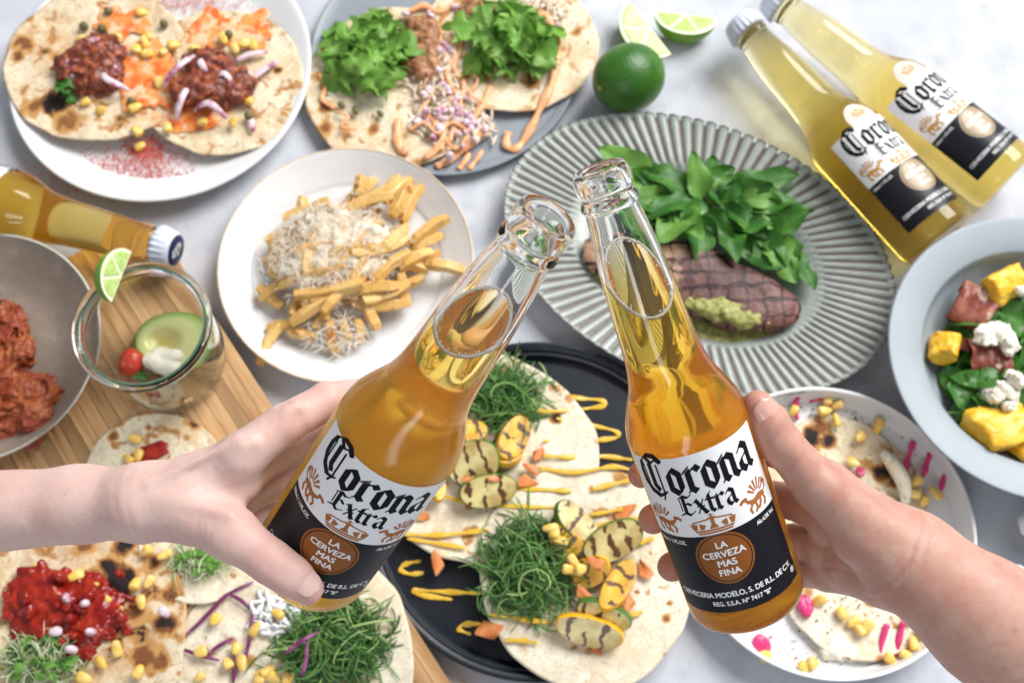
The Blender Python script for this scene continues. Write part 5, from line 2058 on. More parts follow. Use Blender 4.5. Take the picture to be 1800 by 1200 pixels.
build_steak()
puddle("green_salsa", M_SALSAV, 1285, 590, 0.72, 4.2, 2.0, 0.22, "coarse green salsa pool below the steak", "sauce", 8, -0.25, 0.2)
puddle("green_salsa", M_SALSAV, 1075, 500, 0.80, 2.6, 2.2, 0.20, "green salsa pool at the left end of the steak", "sauce", 9, -0.3, 0.2)
mound("green_salsa", M_SALSAV, 1268, 548, 1.7, 3.7, 1.15, 1.2, "thick green salsa ridge along the steak's lower edge", "sauce", 27, amp=0.3, freq=1.5, rotz=-0.34, n=8)
c_heap = [(1240, 345, 6.4, 2.4, 26), (1330, 335, 3.2, 2.4, 12), (1370, 425, 2.6, 3.0, 14), (1110, 300, 2.6, 1.6, 7)]
hp = leaf_heap("rocket_salad", "heap of broad green rocket leaves along the steak", "salad leaves", 1245, 375, 1.5, 5.6, 1.9, 1.0, 30, ROCKET, [M_ROCKET, M_ROCKET, M_ROCKET_P], 51, rotz=-0.22, sc=0.72, stalks=5)
rl = random.Random(9)
o_h = np.array(hp.location) / CM
Rz = Matrix.Rotation(0.22, 3, 'Z')
for (x, y, yaw, z) in [(1352, 410, -1.0, 1.4), (1335, 390, -0.6, 1.8), (1290, 420, -0.1, 1.9), (1380, 400, -1.3, 1.3), (1330, 345, -0.3, 1.3), (1290, 330, 0.0, 1.5), (1215, 325, 0.5, 1.6), (1110, 300, 2.9, 1.3), (1150, 310, 2.5, 1.5),
                       (1260, 400, 3.2, 2.2), (1390, 440, -1.2, 1.0), (1200, 330, 2.7, 1.7), (1300, 345, -0.2, 2.2)]:
    q = Rz @ Vector((P(x, y, z + 0.6) - o_h).tolist())
    link("leaf", bpy.data.meshes[rl.choice(ROCKET).name], None, hp, (q.x, q.y, q.z - .5), (rl.uniform(-.4, .4), rl.uniform(-.3, .2), yaw + 0.22 + rl.uniform(-.3, .3)), rl.uniform(.6, .85))

# ------------------------------------------------------------------ salad bowl
M_PINE = pmat("pineapple", (0.78, 0.42, 0.02), 0.35, [(1.0, 0.4, 0.7, (0.86, 0.58, 0.08)), (2.2, 0.62, 0.75, (0.62, 0.28, 0.02))], bump=(4, 0.5, 0.08), sss=0.2, sss_r=(1, .6, .1))
M_HAM = pmat("cured_ham", (0.27, 0.07, 0.05), 0.35, [(0.5, 0.45, 0.62, (0.42, 0.17, 0.11)), (0.9, 0.58, 0.68, (0.66, 0.47, 0.36))], bump=(3, 0.4, 0.06), sss=0.2, transl=0.15)
M_FETA = pmat("white_cheese", (0.80, 0.76, 0.66), 0.6, [(3, 0.5, 0.75, (0.70, 0.62, 0.50))], bump=(5, 0.6, 0.08), sss=0.2)


def hull_mesh(name, pts, bevel=0.12, jitter=0.0):
    bm = bmesh.new()
    for p in pts:
        bm.verts.new(Vector([float(c) * CM for c in p]))
    r = bmesh.ops.convex_hull(bm, input=bm.verts[:])
    for v in [v for v in bm.verts if not v.link_faces]:
        bm.verts.remove(v)
    bmesh.ops.dissolve_limit(bm, angle_limit=0.12, verts=bm.verts[:], edges=bm.edges[:])
    bmesh.ops.bevel(bm, geom=bm.edges[:], offset=bevel * CM, segments=3, profile=0.6, affect='EDGES', clamp_overlap=True)
    me = bpy.data.meshes.new(name)
    bm.to_mesh(me)
    bm.free()
    me.polygons.foreach_set("use_smooth", [True] * len(me.polygons))
    return me


def pine_chunk(label, px, py, z, rot, s=1.0, seed=0):
    def fn(p):
        a = np.abs(p[:, 0]) - 1.45 + 0.15 * np.sin(p[:, 1] * 2 + seed)
        b = np.sqrt(p[:, 1] ** 2 + (p[:, 2] + 1.6) ** 2) - 2.5
        c = np.abs(p[:, 1]) * 0.92 + (-p[:, 2]) * 0.40 - 1.25
        e = -p[:, 2] - 0.9
        d = -smin(-smin(-smin(-a, -b, .35) * -1, c * -1, .3) * 1, -e, .3) if False else -smin(smin(smin(-a, -b, .35), -c, .35), -e, .35)
        fib = vnoise(p * np.array([1.0, 4.0, 2.0]) * 1.4, seed) * 0.03
        return d - fib - 0.28 * fbm(p * 0.9, seed + 3, 4)
    V, F = surface_nets(fn, (-2.2, -2.4, -1.6), (2.2, 2.4, 1.6), 0.11)
    return put("pineapple_chunk", new_mesh("pineapple_chunk", V, F), M_PINE, px, py, z, label, "pineapple", "pineapple chunks", rot, (s * (1.0 + .22 * math.sin(seed * 2.3)), s * (.92 + .12 * math.cos(seed * 1.7)), s * .95))


leaf_heap("watercress_bed", "dark green cress leaves filling the blue grey bowl", "salad leaves", 1790, 640, 1.6, 6.0, 6.0, 2.2, 120, ROUND, [M_CRESS, M_CRESS, M_ROCKET], 61, sc=0.95, stalks=14)
leaf_heap("watercress_sprig", "cress sprig at the lower left of the salad below the ham", "salad leaves", 1712, 705, 2.5, 2.4, 2.2, 1.5, 26, ROUND, [M_CRESS], 62, sc=0.85, stalks=5)
pine_chunk("yellow pineapple chunk at the top of the salad", 1766, 500, 4.2, (0.5, 0.2, 0.5), 0.95, 1)
pine_chunk("yellow pineapple chunk at the left side of the salad", 1661, 612, 3.6, (-0.6, 0.3, 1.2), 0.95, 2)
pine_chunk("largest yellow pineapple chunk at the bottom of the salad", 1758, 750, 3.9, (-0.3, 0.15, 0.3), 1.25, 3)
pine_chunk("yellow pineapple chunk at the lower right edge of the salad", 1796, 778, 3.4, (-0.2, 0.5, 2.3), 0.8, 4)


def ham(label, px, py, z, rot, L, Wd, seed):
    """a thin cured slice folded loosely over itself"""
    NU, NV = 40, 22
    uv = np.array([(i / (NU - 1), j / (NV - 1) - .5) for i in range(NU) for j in range(NV)])
    n = fbm(np.concatenate([uv * np.array([2.2, 1.6]), np.full((len(uv), 1), seed * 1.7)], 1) * 1.6, seed, 3)
    V = []
    for (u, v), q in zip(uv, n):
        a = 0.4 + u * 4.4
        rr = 0.85 + 0.30 * u + 0.25 * q
        V.append((v * L * (1 - .25 * u) + 0.3 * math.sin(3 * u + seed) + 0.25 * q, Wd * 0.8 * rr * math.sin(a), 0.55 * rr * (1 - math.cos(a)) + 0.28 * q + 0.10 * math.sin(10 * v + 4 * u + seed)))
    me = new_mesh("cured_ham", V, grid_faces(NU, NV))
    o = put("cured_ham", me, M_HAM, px, py, z, label, "ham", "ham rolls", rot)
    md = o.modifiers.new("thick", 'SOLIDIFY')
    md.thickness = 0.0008
    return o


ham("dark red rolled cured ham near the top of the salad", 1705, 538, 3.2, (0.2, 0.0, -0.5), 3.4, 1.9, 1)
ham("pale brown rolled cured ham in the middle of the salad", 1728, 632, 3.2, (0.1, 0.1, -0.15), 3.6, 1.5, 5)
feta_me = [lumps("white_cheese", [(0, 0, 0, .8, .6, .5), (.5, .3, .1, .5, .5, .4), (-.4, -.2, .1, .5, .5, .4)], 3 + k, 0.34, 2.4, 0.09, flat=False, octv=4) for k in range(3)]
for k, (x, y, s, lab) in enumerate([(1740, 588, 1.25, "white cheese crumble between the two ham rolls"), (1770, 600, 1.2, "white cheese crumble right of the middle ham roll"), (1742, 697, .95, "small white cheese crumble above the largest pineapple chunk"),
                               (1785, 668, 1.1, "white cheese crumble at the right edge of the salad"), (1772, 690, .9, "white cheese crumble beside the small one, near the right edge"), (1776, 716, .7, "tiny white cheese crumble touching the largest pineapple chunk"), (1795, 510, .8, "white cheese crumble right of the top pineapple chunk")]):
    put("cheese_crumble", feta_me[k % 3], M_FETA, x, y, 4.5, lab, "cheese", "cheese crumbles in the salad", (k, k * .7, k * 1.3), s)

# ------------------------------------------------------------------ red chicken in the stoneware bowl
M_CHICK = pmat("red_fried_chicken", (0.25, 0.045, 0.016), 0.42, [(0.8, 0.42, 0.65, (0.38, 0.105, 0.03)), (1.6, 0.55, 0.72, (0.20, 0.03, 0.018))], bump=(4, 0.7, 0.12), spec=0.4)
mound("fried_chicken", M_CHICK, -8, 605, 2.5, 3.2, 4.0, 2.9, "red glazed fried chicken piece, upper one in the taupe bowl", "chicken", 71, amp=0.8, freq=1.0, h=0.11, n=10, k=0.25, octv=4, ridged=0.45)
mound("fried_chicken", M_CHICK, 42, 718, 2.5, 3.5, 3.3, 2.7, "red glazed fried chicken piece, lower one in the taupe bowl", "chicken", 72, amp=0.8, freq=1.0, h=0.11, n=10, k=0.25, octv=4, ridged=0.45)

# ------------------------------------------------------------------ glass jar with avocado
M_JAR = pmat("jar_glass", (0.97, 0.985, 0.97), 0.0)
M_JAR.node_tree.nodes["Principled BSDF"].inputs['Transmission Weight'].default_value = 1.0
M_JAR.node_tree.nodes["Principled BSDF"].inputs['IOR'].default_value = 1.48
jc = P(249, 571, 10.1)
jar = thing("glass_jar", "open clear glass jar holding avocado on the bamboo board", "jar", (jc[0], jc[1], 1.82))
V, F = lathe(smooth_prof([(0, 0.12), (2.9, 0.0), (3.5, 0.1), (3.95, 0.7), (4.25, 2.5), (4.4, 5.0), (4.4, 7.0), (4.3, 7.5), (4.45, 7.7), (4.72, 7.85), (4.76, 8.1), (4.66, 8.32), (4.45, 8.36), (4.2, 8.3), (4.08, 8.0), (4.1, 7.4), (4.2, 6.8), (4.2, 5.0), (4.05, 2.5), (3.75, 0.9),
                          (3.2, 0.45), (0, 0.4)], 4), 80)
link("jar_body", new_mesh("jar_body", V, F), M_JAR, jar)
V, F = tube([(4.28 * math.cos(a), 4.28 * math.sin(a), 8.20) for a in np.linspace(0, 2 * math.pi, 81)[:-1]], 0.07, 8, closed=True)
link("rim_band", new_mesh("rim_band", V, F), pmat("green_tinged_rim", (0.10, 0.30, 0.20), 0.15), jar)


def avocado():
    m, nt, b = mat_new("avocado_flesh")
    at = node(nt, 'ShaderNodeAttribute', attribute_name="rind")
    vec = obj_coords(nt, False)
    cr = node(nt, 'ShaderNodeValToRGB')
    e = cr.color_ramp.elements
    e[0].position, e[0].color = 0.0, (0.66, 0.56, 0.13, 1)
    e[1].position, e[1].color = 1.0, (0.16, 0.33, 0.04, 1)
    for p_, c_ in ((0.35, (0.74, 0.70, 0.30, 1)), (0.75, (0.66, 0.72, 0.32, 1)), (0.92, (0.36, 0.52, 0.12, 1))):
        k = e.new(p_)
        k.color = c_
    nt.links.new(at.outputs['Fac'], cr.inputs[0])
    nt.links.new(cr.outputs[0], b.inputs['Base Color'])
    b.inputs['Roughness'].default_value = 0.35
    add_bump(nt, b, vec, 2, 0.2, 0.05)
    root = thing("avocado_half", "cut avocado half lying inside the glass jar", "avocado", P(290, 598, 4.9), rot=(0.1, -0.08, -0.1))
    NS, V, F, G = 48, [(0, 0, -0.55)], [], [0.0]
    prof = [(0.2, -.5), (0.34, -.30), (0.42, -.04), (0.5, 0), (0.7, 0), (0.85, 0), (0.95, 0), (1.0, -.04)]
    def rad(th):
        return 2.9 * (1 + 0.22 * math.cos(th)) * (1 - 0.28 * math.sin(th) ** 2)
    for q, z in prof:
        for k in range(NS):
            th = 2 * math.pi * k / NS
            V.append((rad(th) * q * math.cos(th) - (0.4 if q < .5 else 0.4 * (1 - q)), rad(th) * q * math.sin(th), z))
            G.append(q)
    for k in range(NS):
        F.append((0, 1 + k, 1 + (k + 1) % NS))
    for i in range(len(prof) - 1):
        for k in range(NS):
            a_, b_ = 1 + i * NS, 1 + (i + 1) * NS
            F.append((a_ + k, b_ + k, b_ + (k + 1) % NS, a_ + (k + 1) % NS))
    me = new_mesh("flesh", V, F)
    a_ = me.attributes.new("rind", 'FLOAT', 'POINT')
    a_.data.foreach_set("value", np.array(G, dtype=np.float32))
    link("flesh", me, m, root)
    V, F = [], []
    for i in range(8):
        ph = math.pi / 2 * i / 7
        for k in range(NS):
            th = 2 * math.pi * k / NS
            V.append((rad(th) * 1.01 * math.cos(ph) * math.cos(th), rad(th) * 1.01 * math.cos(ph) * math.sin(th), -0.04 - 1.9 * math.sin(ph)))
    link("skin", new_mesh("skin", V, grid_faces(8, NS, wrap_v=True)), pmat("avocado_skin", (0.10, 0.20, 0.03), .5, bump=(4, .5, .08)), root)


avocado()
M_TOMRED = pmat("red_pepper_paste", (0.42, 0.035, 0.018), 0.3, [(1.5, .45, .7, (0.55, 0.08, 0.02))], bump=(3, .4, .08))
M_MAYO = pmat("white_cream", (0.82, 0.78, 0.64), 0.3, bump=(1.5, .3, .1), sss=0.2)
mound("pepper_paste", M_TOMRED, 235, 640, 4.3, 1.15, 1.15, 1.2, "red pepper dollop in the jar beside the avocado", "paste", 73, amp=0.15, freq=1.2, h=0.09, n=4)
mound("cream_dollop", M_MAYO, 291, 640, 4.6, 1.7, 1.2, 1.1, "white cream dollop in the jar below the avocado", "cream", 74, amp=0.2, freq=1.0, h=0.1, n=5)
leaf_heap("herb_leaf", "tiny green herb leaf in the jar under the red dollop", "herb", 250, 662, 4.2, 0.3, 0.3, 0.3, 3, ROUND, [M_ROCKET], 75, sc=0.35)
lime_wedge("lime wedge perched on the rim of the glass jar", 214, 486, 10.5, frame_euler((0.2, 1, -0.1), (0.9, 0.1, -0.38)), r=1.8, ang=80)

# ------------------------------------------------------------------ tacos on the bamboo board
M_SALSA = pmat("tomato_salsa", (0.22, 0.008, 0.005), 0.14, [(1.2, 0.42, 0.62, (0.34, 0.022, 0.009)), (1.6, 0.6, 0.75, (0.09, 0.006, 0.005))], bump=(2.5, 0.6, 0.15), spec=0.45)
M_CABBAGE = pmat("red_cabbage", (0.16, 0.025, 0.10), 0.35, [(1.0, 0.45, 0.7, (0.34, 0.12, 0.26))])
M_RICE = pmat("white_radish_shreds", (0.78, 0.79, 0.80), 0.35)
M_SPROUT = toned("sprouts", [(0, (0.20, 0.34, 0.08)), (.4, (0.50, 0.56, 0.30)), (1, (0.76, 0.77, 0.62))])
tortilla("tortilla at the bottom with corn, purple cabbage and a green onion pile", 522, 1158, 8.3, 1.83, 33, M_TORT_P, group=None, toast=0.25, marks=[(500, 1150, .6, .8), (440, 1160, .6, .6), (620, 1200, .8, .6)])
tortilla("small tortilla with sprouts partly under the left hand", 352, 955, 4.3, 1.98, 34, M_TORT_P, group=None, toast=0.2)
tortilla("heavily charred tortilla with tomato salsa at the lower left corner", 135, 1108, 7.9, 2.12, 35, M_TORT_D, group=None, toast=0.7,
         marks=[(205, 1020, 1.9, 1.1), (215, 960, 1.2, .9), (150, 950, 1.1, .7), (290, 1090, 1.3, .85), (260, 1150, 1.3, .75), (300, 1050, 1.1, .8), (285, 1160, 1.0, .8), (240, 1080, 1.4, .7), (270, 990, 1.0, .95)])
tortilla("tortilla peeking out above the left forearm on the board", 272, 838, 4.9, 1.84, 36, M_TORT, group=None, toast=0.5, marks=[(345, 742, .8, 1.0), (262, 752, .4, .8), (200, 770, .5, .7), (215, 745, .4, .6), (330, 770, .35, .6)])
puddle("tomato_salsa", M_SALSA, 262, 796, 2.08, 1.5, 0.7, 0.12, "small red salsa smear on the tortilla above the left forearm", "sauce", 14, 0.3, 0.18)
corn([(237, 771), (243, 800), (225, 806)], 2.05, "corn kernel on the tortilla peeking out above the left forearm", "corn above the forearm")
mound("tomato_salsa", M_SALSA, 128, 1075, 2.25, 4.4, 3.3, 1.0, "glossy red tomato salsa on the charred tortilla", "salsa", 76, amp=0.35, freq=1.2, h=0.12, n=12, rotz=-0.3)
tom = lumps("tomato_dice", [(0, 0, 0, .5, .4, .3)], 4, .08, 2, .09, flat=False)
rs = random.Random(3)
for k in range(14):
    x, y = 128 + rs.gauss(0, 45), 1080 + rs.gauss(0, 30)
    put("tomato_dice", tom, M_SALSA, x, y, 3.35, "tomato cube in the salsa on the charred tortilla", "tomato", "tomato cubes in the salsa", (rs.uniform(0, 3), rs.uniform(0, 3), rs.uniform(0, 6)), rs.uniform(.7, 1.3))
for k, (x, y) in enumerate([(98, 1110), (160, 1110), (125, 1140), (288, 1075), (150, 1060), (118, 1050)]):
    put("onion_dice", dice, M_ONION, x, y, 3.6, "diced onion piece in the tomato salsa", "onion", "diced onion in the salsa", (k, k * 2, k * 3), 1.2)
corn([(68, 998), (25, 1058), (133, 1012), (170, 1030), (175, 1040), (238, 1025), (262, 1022), (248, 1058), (206, 1072), (205, 1136), (178, 1165), (243, 1180), (148, 1192), (205, 1140), (257, 968), (290, 975), (185, 1055)], 2.35,
     "corn kernel on the charred tomato salsa tortilla", "corn on the salsa tortilla")
shred_heap("sprouts", M_SPROUT, 72, 1168, 2.4, 2.6, 1.9, 1.6, 340, "pale green sprout tangle at the lower left corner", "sprouts", 15, rad=0.035, length=(1.0, 2.6), curl=1.6)
shred_heap("sprouts", M_SPROUT, 350, 985, 2.2, 2.1, 1.1, 0.9, 150, "sprout tangle on the small tortilla under the left thumb", "sprouts", 16, rad=0.035, length=(0.8, 2.0), curl=1.6)
leaf_heap("sprout_leaves", "tiny green leaves on the sprouts at the lower left corner", "sprouts", 76, 1162, 3.0, 2.3, 1.6, 1.3, 60, ROUND, [M_ROCKET_P, M_ROCKET], 63, sc=0.24)
leaf_heap("sprout_leaves", "tiny green leaves on the sprouts under the left thumb", "sprouts", 352, 988, 2.6, 1.9, 0.9, 0.6, 30, ROUND, [M_ROCKET_P], 64, sc=0.24)
shred_heap("radish_shreds", M_RICE, 490, 1082, 2.1, 1.7, 1.3, 0.5, 70, "white radish shreds under the green onion pile", "radish", 17, rad=0.15, length=(0.5, 1.3), curl=2.0, flat=.6)
shred_heap("spring_onion", M_SCALLION, 590, 1128, 2.1, 3.1, 2.6, 1.8, 380, "green onion shreds piled on the bottom tortilla", "spring onion", 18, rad=0.055, length=(2.0, 5.0), curl=1.3, seg=10)
corn([(378, 1088), (448, 1105), (352, 1145), (415, 1140), (400, 1165), (425, 1165), (470, 1178), (480, 1190), (487, 1078), (350, 1190), (455, 1190), (506, 1192), (600, 1035), (592, 1048)], 2.1,
     "corn kernel on the bottom tortilla with purple cabbage", "corn on the cabbage tortilla")
for k, pts in enumerate([[(445, 1022), (400, 1045), (375, 1070), (345, 1100), (315, 1125)], [(445, 1065), (443, 1090), (438, 1130), (425, 1180)], [(410, 1120), (385, 1135), (365, 1150)], [(320, 1140), (350, 1150), (385, 1160)],
                         [(412, 1150), (412, 1180), (410, 1200)], [(560, 1110), (525, 1130), (500, 1150)], [(540, 1125), (538, 1160), (530, 1190)], [(405, 1045), (425, 1055), (440, 1070)], [(590, 1065), (570, 1062), (555, 1058)]]):
    strip_thing("cabbage_shred", M_CABBAGE, pts, 2.15 if k not in (5, 6) else 4.1, 0.15, 0.07, "purple cabbage shred on the bottom tortilla", "cabbage", "purple cabbage shreds", arch=0.15)

# ------------------------------------------------------------------ vegetable tacos on the navy tray
M_MUSTARD = pmat("mustard_sauce", (0.68, 0.41, 0.035), 0.3, [(1.5, 0.45, 0.7, (0.78, 0.53, 0.10))])
M_ZRIND = pmat("courgette_skin", (0.055, 0.14, 0.025), 0.35, [(0.7, 0.45, 0.7, (0.13, 0.24, 0.04))])
M_YRIND = pmat("yellow_squash_skin", (0.78, 0.42, 0.02), 0.32, [(0.9, 0.55, 0.75, (0.60, 0.25, 0.02))])
M_BACON = pmat("orange_crisp", (0.58, 0.18, 0.05), 0.45, [(1.5, 0.4, 0.7, (0.68, 0.28, 0.10))], bump=(4, .5, .06))


def grilled_flesh(name, c1, c2):
    m, nt, b = mat_new(name)
    vec = obj_coords(nt, False)
    f = noise_fac(nt, vec, 0.6, 0.35, 0.7)
    c = mixc(nt, f, c1, c2)
    sp = node(nt, 'ShaderNodeSeparateXYZ')
    oc = obj_coords(nt, True)
    nt.links.new(vec, sp.inputs[0])
    ns = node(nt, 'ShaderNodeTexNoise')
    ns.inputs['Scale'].default_value = 130
    nt.links.new(oc, ns.inputs['Vector'])
    ma = node(nt, 'ShaderNodeMath', operation='MULTIPLY_ADD')
    nt.links.new(ns.outputs['Fac'], ma.inputs[0])
    ma.inputs[1].default_value = 0.011
    nt.links.new(sp.outputs[0], ma.inputs[2])
    mu = node(nt, 'ShaderNodeMath', operation='MULTIPLY')
    nt.links.new(ma.outputs[0], mu.inputs[0])
    mu.inputs[1].default_value = 2 * math.pi / 0.012
    si = node(nt, 'ShaderNodeMath', operation='SINE')
    nt.links.new(mu.outputs[0], si.inputs[0])
    pn = noise_fac(nt, oc, 0.8, 0.34, 0.48, detail=2)
    m3 = node(nt, 'ShaderNodeMath', operation='MULTIPLY')
    nt.links.new(si.outputs[0], m3.inputs[0])
    nt.links.new(pn, m3.inputs[1])
    rm = node(nt, 'ShaderNodeMapRange', interpolation_type='SMOOTHSTEP')
    rm.inputs['From Min'].default_value = 0.45
    rm.inputs['From Max'].default_value = 0.8
    nt.links.new(m3.outputs[0], rm.inputs['Value'])
    c = mixc(nt, rm.outputs[0], c, (0.095, 0.036, 0.013))
    nt.links.new(c, b.inputs['Base Color'])
    b.inputs['Roughness'].default_value = 0.35
    add_bump(nt, b, vec, 2.5, 0.35, 0.08)
    return m


M_ZFLESH = grilled_flesh("grilled_courgette", (0.64, 0.56, 0.25), (0.40, 0.27, 0.08))
M_YFLESH = grilled_flesh("grilled_yellow_squash", (0.72, 0.42, 0.03), (0.52, 0.26, 0.03))


def slice_thing(name, label, cat, px, py, z, r, el, th, rot, flesh, rind, group):
    root = thing(name, label, cat, P(px, py, z), group, rot=rot)
    NS = 40
    def ring(q, zz):
        return [(r * q * el * math.cos(2 * math.pi * k / NS) * (1 + .03 * math.sin(3 * 2 * math.pi * k / NS)), r * q * math.sin(2 * math.pi * k / NS) * (1 + .04 * math.cos(2 * 2 * math.pi * k / NS)), zz) for k in range(NS)]
    V = [(0, 0, th / 2 - .06)] + ring(.5, th / 2 - .04) + ring(.85, th / 2) + ring(.955, th / 2 - .02)
    F = [(0, 1 + k, 1 + (k + 1) % NS) for k in range(NS)]
    for i in range(2):
        F += [(1 + i * NS + k, 1 + (i + 1) * NS + k, 1 + (i + 1) * NS + (k + 1) % NS, 1 + i * NS + (k + 1) % NS) for k in range(NS)]
    link("flesh", new_mesh("flesh", V, F), flesh, root)
    V = ring(.955, th / 2 - .02) + ring(1.0, th / 2 - .10) + ring(1.0, -th / 2 + .1) + ring(.94, -th / 2)
    F = [(a * NS + k, (a + 1) * NS + k, (a + 1) * NS + (k + 1) % NS, a * NS + (k + 1) % NS) for a in range(3) for k in range(NS)]
    F.append(tuple(3 * NS + k for k in range(NS)))
    link("rind", new_mesh("rind", V, F), rind, root)
    return root


tortilla("upper left tortilla of the two on the navy tray", 852, 802, 8.1, 1.38, 41, M_TORT_P, group=None, wav=.12, toast=0.35,
         marks=[(975, 735, .6, .95), (940, 690, .7, .65), (876, 660, 1.1, .8), (1000, 700, .5, .6), (910, 640, .5, .6), (800, 905, .5, .45)])
tortilla("lower right tortilla of the two on the navy tray", 1030, 1008, 7.8, 1.56, 42, M_TORT_P, group=None, wav=.12, toast=0.25,
         marks=[(1170, 1087, .5, .8), (1178, 1057, .35, .85), (1172, 1150, .4, .9), (1120, 1042, .25, .85), (1085, 840, .8, .6), (1040, 860, .6, .6), (920, 1145, .6, .4)])
for k, (pts, zz, lab) in enumerate([
    ([(930, 722), (985, 722), (1030, 718), (1064, 712), (1055, 703), (1015, 699), (985, 690)], [1.0, 1.0, .55, .5, .5, .5, .9], "top hairpin on the navy tray"),
    ([(978, 735), (1030, 746), (1078, 756), (1085, 768), (1045, 774), (1000, 778), (955, 774)], [1.0, .6, .5, .5, .5, .6, 1.0], "second hairpin on the navy tray"),
    ([(945, 800), (1000, 803), (1060, 802), (1112, 808)], [1.0, .9, .55, .55], "line below the second hairpin"),
    ([(945, 822), (1010, 830), (1075, 820), (1112, 826)], [1.0, 1.1, 1.1, 1.1], "line crossing both tortillas at the top"),
    ([(780, 872), (840, 885), (920, 890), (1000, 892)], 1.0, "line below the courgette slices"), ([(905, 858), (955, 860), (1005, 863)], 1.0, "short line right of the courgette slices"),
    ([(688, 934), (740, 940), (800, 938), (860, 930)], 1.0, "line near the left rim of the upper tortilla"), ([(715, 946), (770, 955), (820, 963)], 1.0, "short line at the lower left of the upper tortilla"),
    ([(740, 985), (715, 990), (703, 1000), (720, 1008), (745, 1006)], .5, "loop at the left of the tray"), ([(845, 1042), (790, 1040), (730, 1037), (740, 1045), (795, 1053)], [.9, .5, .5, .5, .5], "hairpin left of the lower tortilla"),
    ([(845, 1096), (815, 1097), (808, 1106), (828, 1114)], [.9, .5, .5, .5], "small hook at the bottom left of the tray"), ([(1040, 860), (1080, 850), (1115, 842)], 1.2, "upper line on the lower tortilla beside the bottle"),
    ([(1035, 905), (1075, 898), (1120, 890)], 1.2, "second line on the lower tortilla beside the bottle"), ([(1040, 925), (1090, 915), (1130, 910)], 1.2, "third line on the lower tortilla beside the bottle"),
    ([(860, 1080), (920, 1088), (975, 1095)], 1.2, "line under the lower green onion pile"), ([(885, 1125), (920, 1125), (945, 1130)], 1.2, "lowest short line on the lower tortilla"),
    ([(1100, 1082), (1118, 1078), (1130, 1075)], 1.2, "dab at the right of the lower tortilla"), ([(1120, 955), (1135, 950), (1150, 945)], 1.2, "dab beside the right bottle's label")]):
    drizzle("mustard_line", M_MUSTARD, pts, [q if q < .7 else q + .78 for q in (zz if hasattr(zz, "__len__") else [zz] * len(pts))], .16, "yellow mustard sauce, " + lab, "sauce", "mustard sauce lines", seed=k, flat=.20, vary=.6, ends=.8)
Z, Y = ("courgette_slice", "courgette"), ("squash_slice", "squash")
slice_thing(Z[0], "round grilled courgette slice on the upper tortilla", Z[1], 832, 814, 2.45, 1.75, 1.15, .8, (0.25, -0.2, 0.35), M_ZFLESH, M_ZRIND, "courgette slices")
slice_thing(Z[0], "oblong grilled courgette slice just below the round one", Z[1], 858, 862, 2.45, 1.25, 1.7, .7, (0.35, 0.1, 0.2), M_ZFLESH, M_ZRIND, "courgette slices")
slice_thing(Y[0], "yellow squash slice beside the upper green onion pile", Y[1], 902, 770, 2.45, 1.1, 1.7, .7, (0.4, 0.2, 1.1), M_YFLESH, M_YRIND, "squash slices")
slice_thing(Y[0], "yellow squash slice left of the upper green onion pile", Y[1], 818, 762, 2.45, 1.1, 1.5, .7, (-.3, 0.2, 0.2), M_YFLESH, M_YRIND, "squash slices")
slice_thing(Y[0], "yellow squash strip against the left bottle's label", Y[1], 766, 845, 2.25, .7, 2.3, .6, (.2, 0.1, 1.8), M_YFLESH, M_YRIND, "squash slices")
slice_thing(Y[0], "short yellow squash piece right of the round courgette slice", Y[1], 893, 800, 2.15, .9, 1.3, .7, (-.3, 0.3, .5), M_YFLESH, M_YRIND, "squash slices")
slice_thing(Z[0], "courgette slice leaning at the top of the lower pile", Z[1], 1013, 920, 2.75, 1.15, 1.75, .7, (-.35, 0.3, -.75), M_ZFLESH, M_ZRIND, "courgette slices")
slice_thing(Z[0], "large oval courgette slice at the right of the lower pile", Z[1], 1078, 950, 2.85, 1.35, 1.7, .75, (.3, -0.1, .45), M_ZFLESH, M_ZRIND, "courgette slices")
slice_thing(Y[0], "long yellow squash slice in the middle of the lower pile", Y[1], 1086, 1030, 2.95, .95, 2.2, .8, (-.2, .2, 1.0), M_YFLESH, M_YRIND, "squash slices")
slice_thing(Y[0], "yellow squash piece beside the lower green onion pile", Y[1], 1000, 962, 2.55, 1.1, 1.6, .7, (.3, .3, -.9), M_YFLESH, M_YRIND, "squash slices")
slice_thing(Y[0], "yellow squash piece under the large oval courgette slice", Y[1], 1035, 1005, 2.25, 1.1, 1.5, .7, (.2, -.3, .4), M_YFLESH, M_YRIND, "squash slices")
slice_thing(Z[0], "charred courgette slice at the bottom of the lower pile", Z[1], 1036, 1108, 2.55, 1.1, 2.2, .8, (.5, .05, -.25), M_ZFLESH, M_YRIND, "courgette slices")
slice_thing(Z[0], "dark rinded courgette slice above the bottom one", Z[1], 1062, 1078, 2.65, .95, 2.1, .8, (.7, .1, -.35), M_ZFLESH, M_ZRIND, "courgette slices")
corn([(975, 935), (985, 950), (968, 928), (1008, 985), (1020, 1000), (1000, 1000)], 3.1, "corn kernel in the lower vegetable pile on the tray", "corn on the tray")
crisp = [hull_mesh("orange_crisp", [(rs.uniform(-.8, .8), rs.uniform(-.6, .6), rs.uniform(-.12, .12)) for _ in range(12)], 0.04) for k in range(4)]
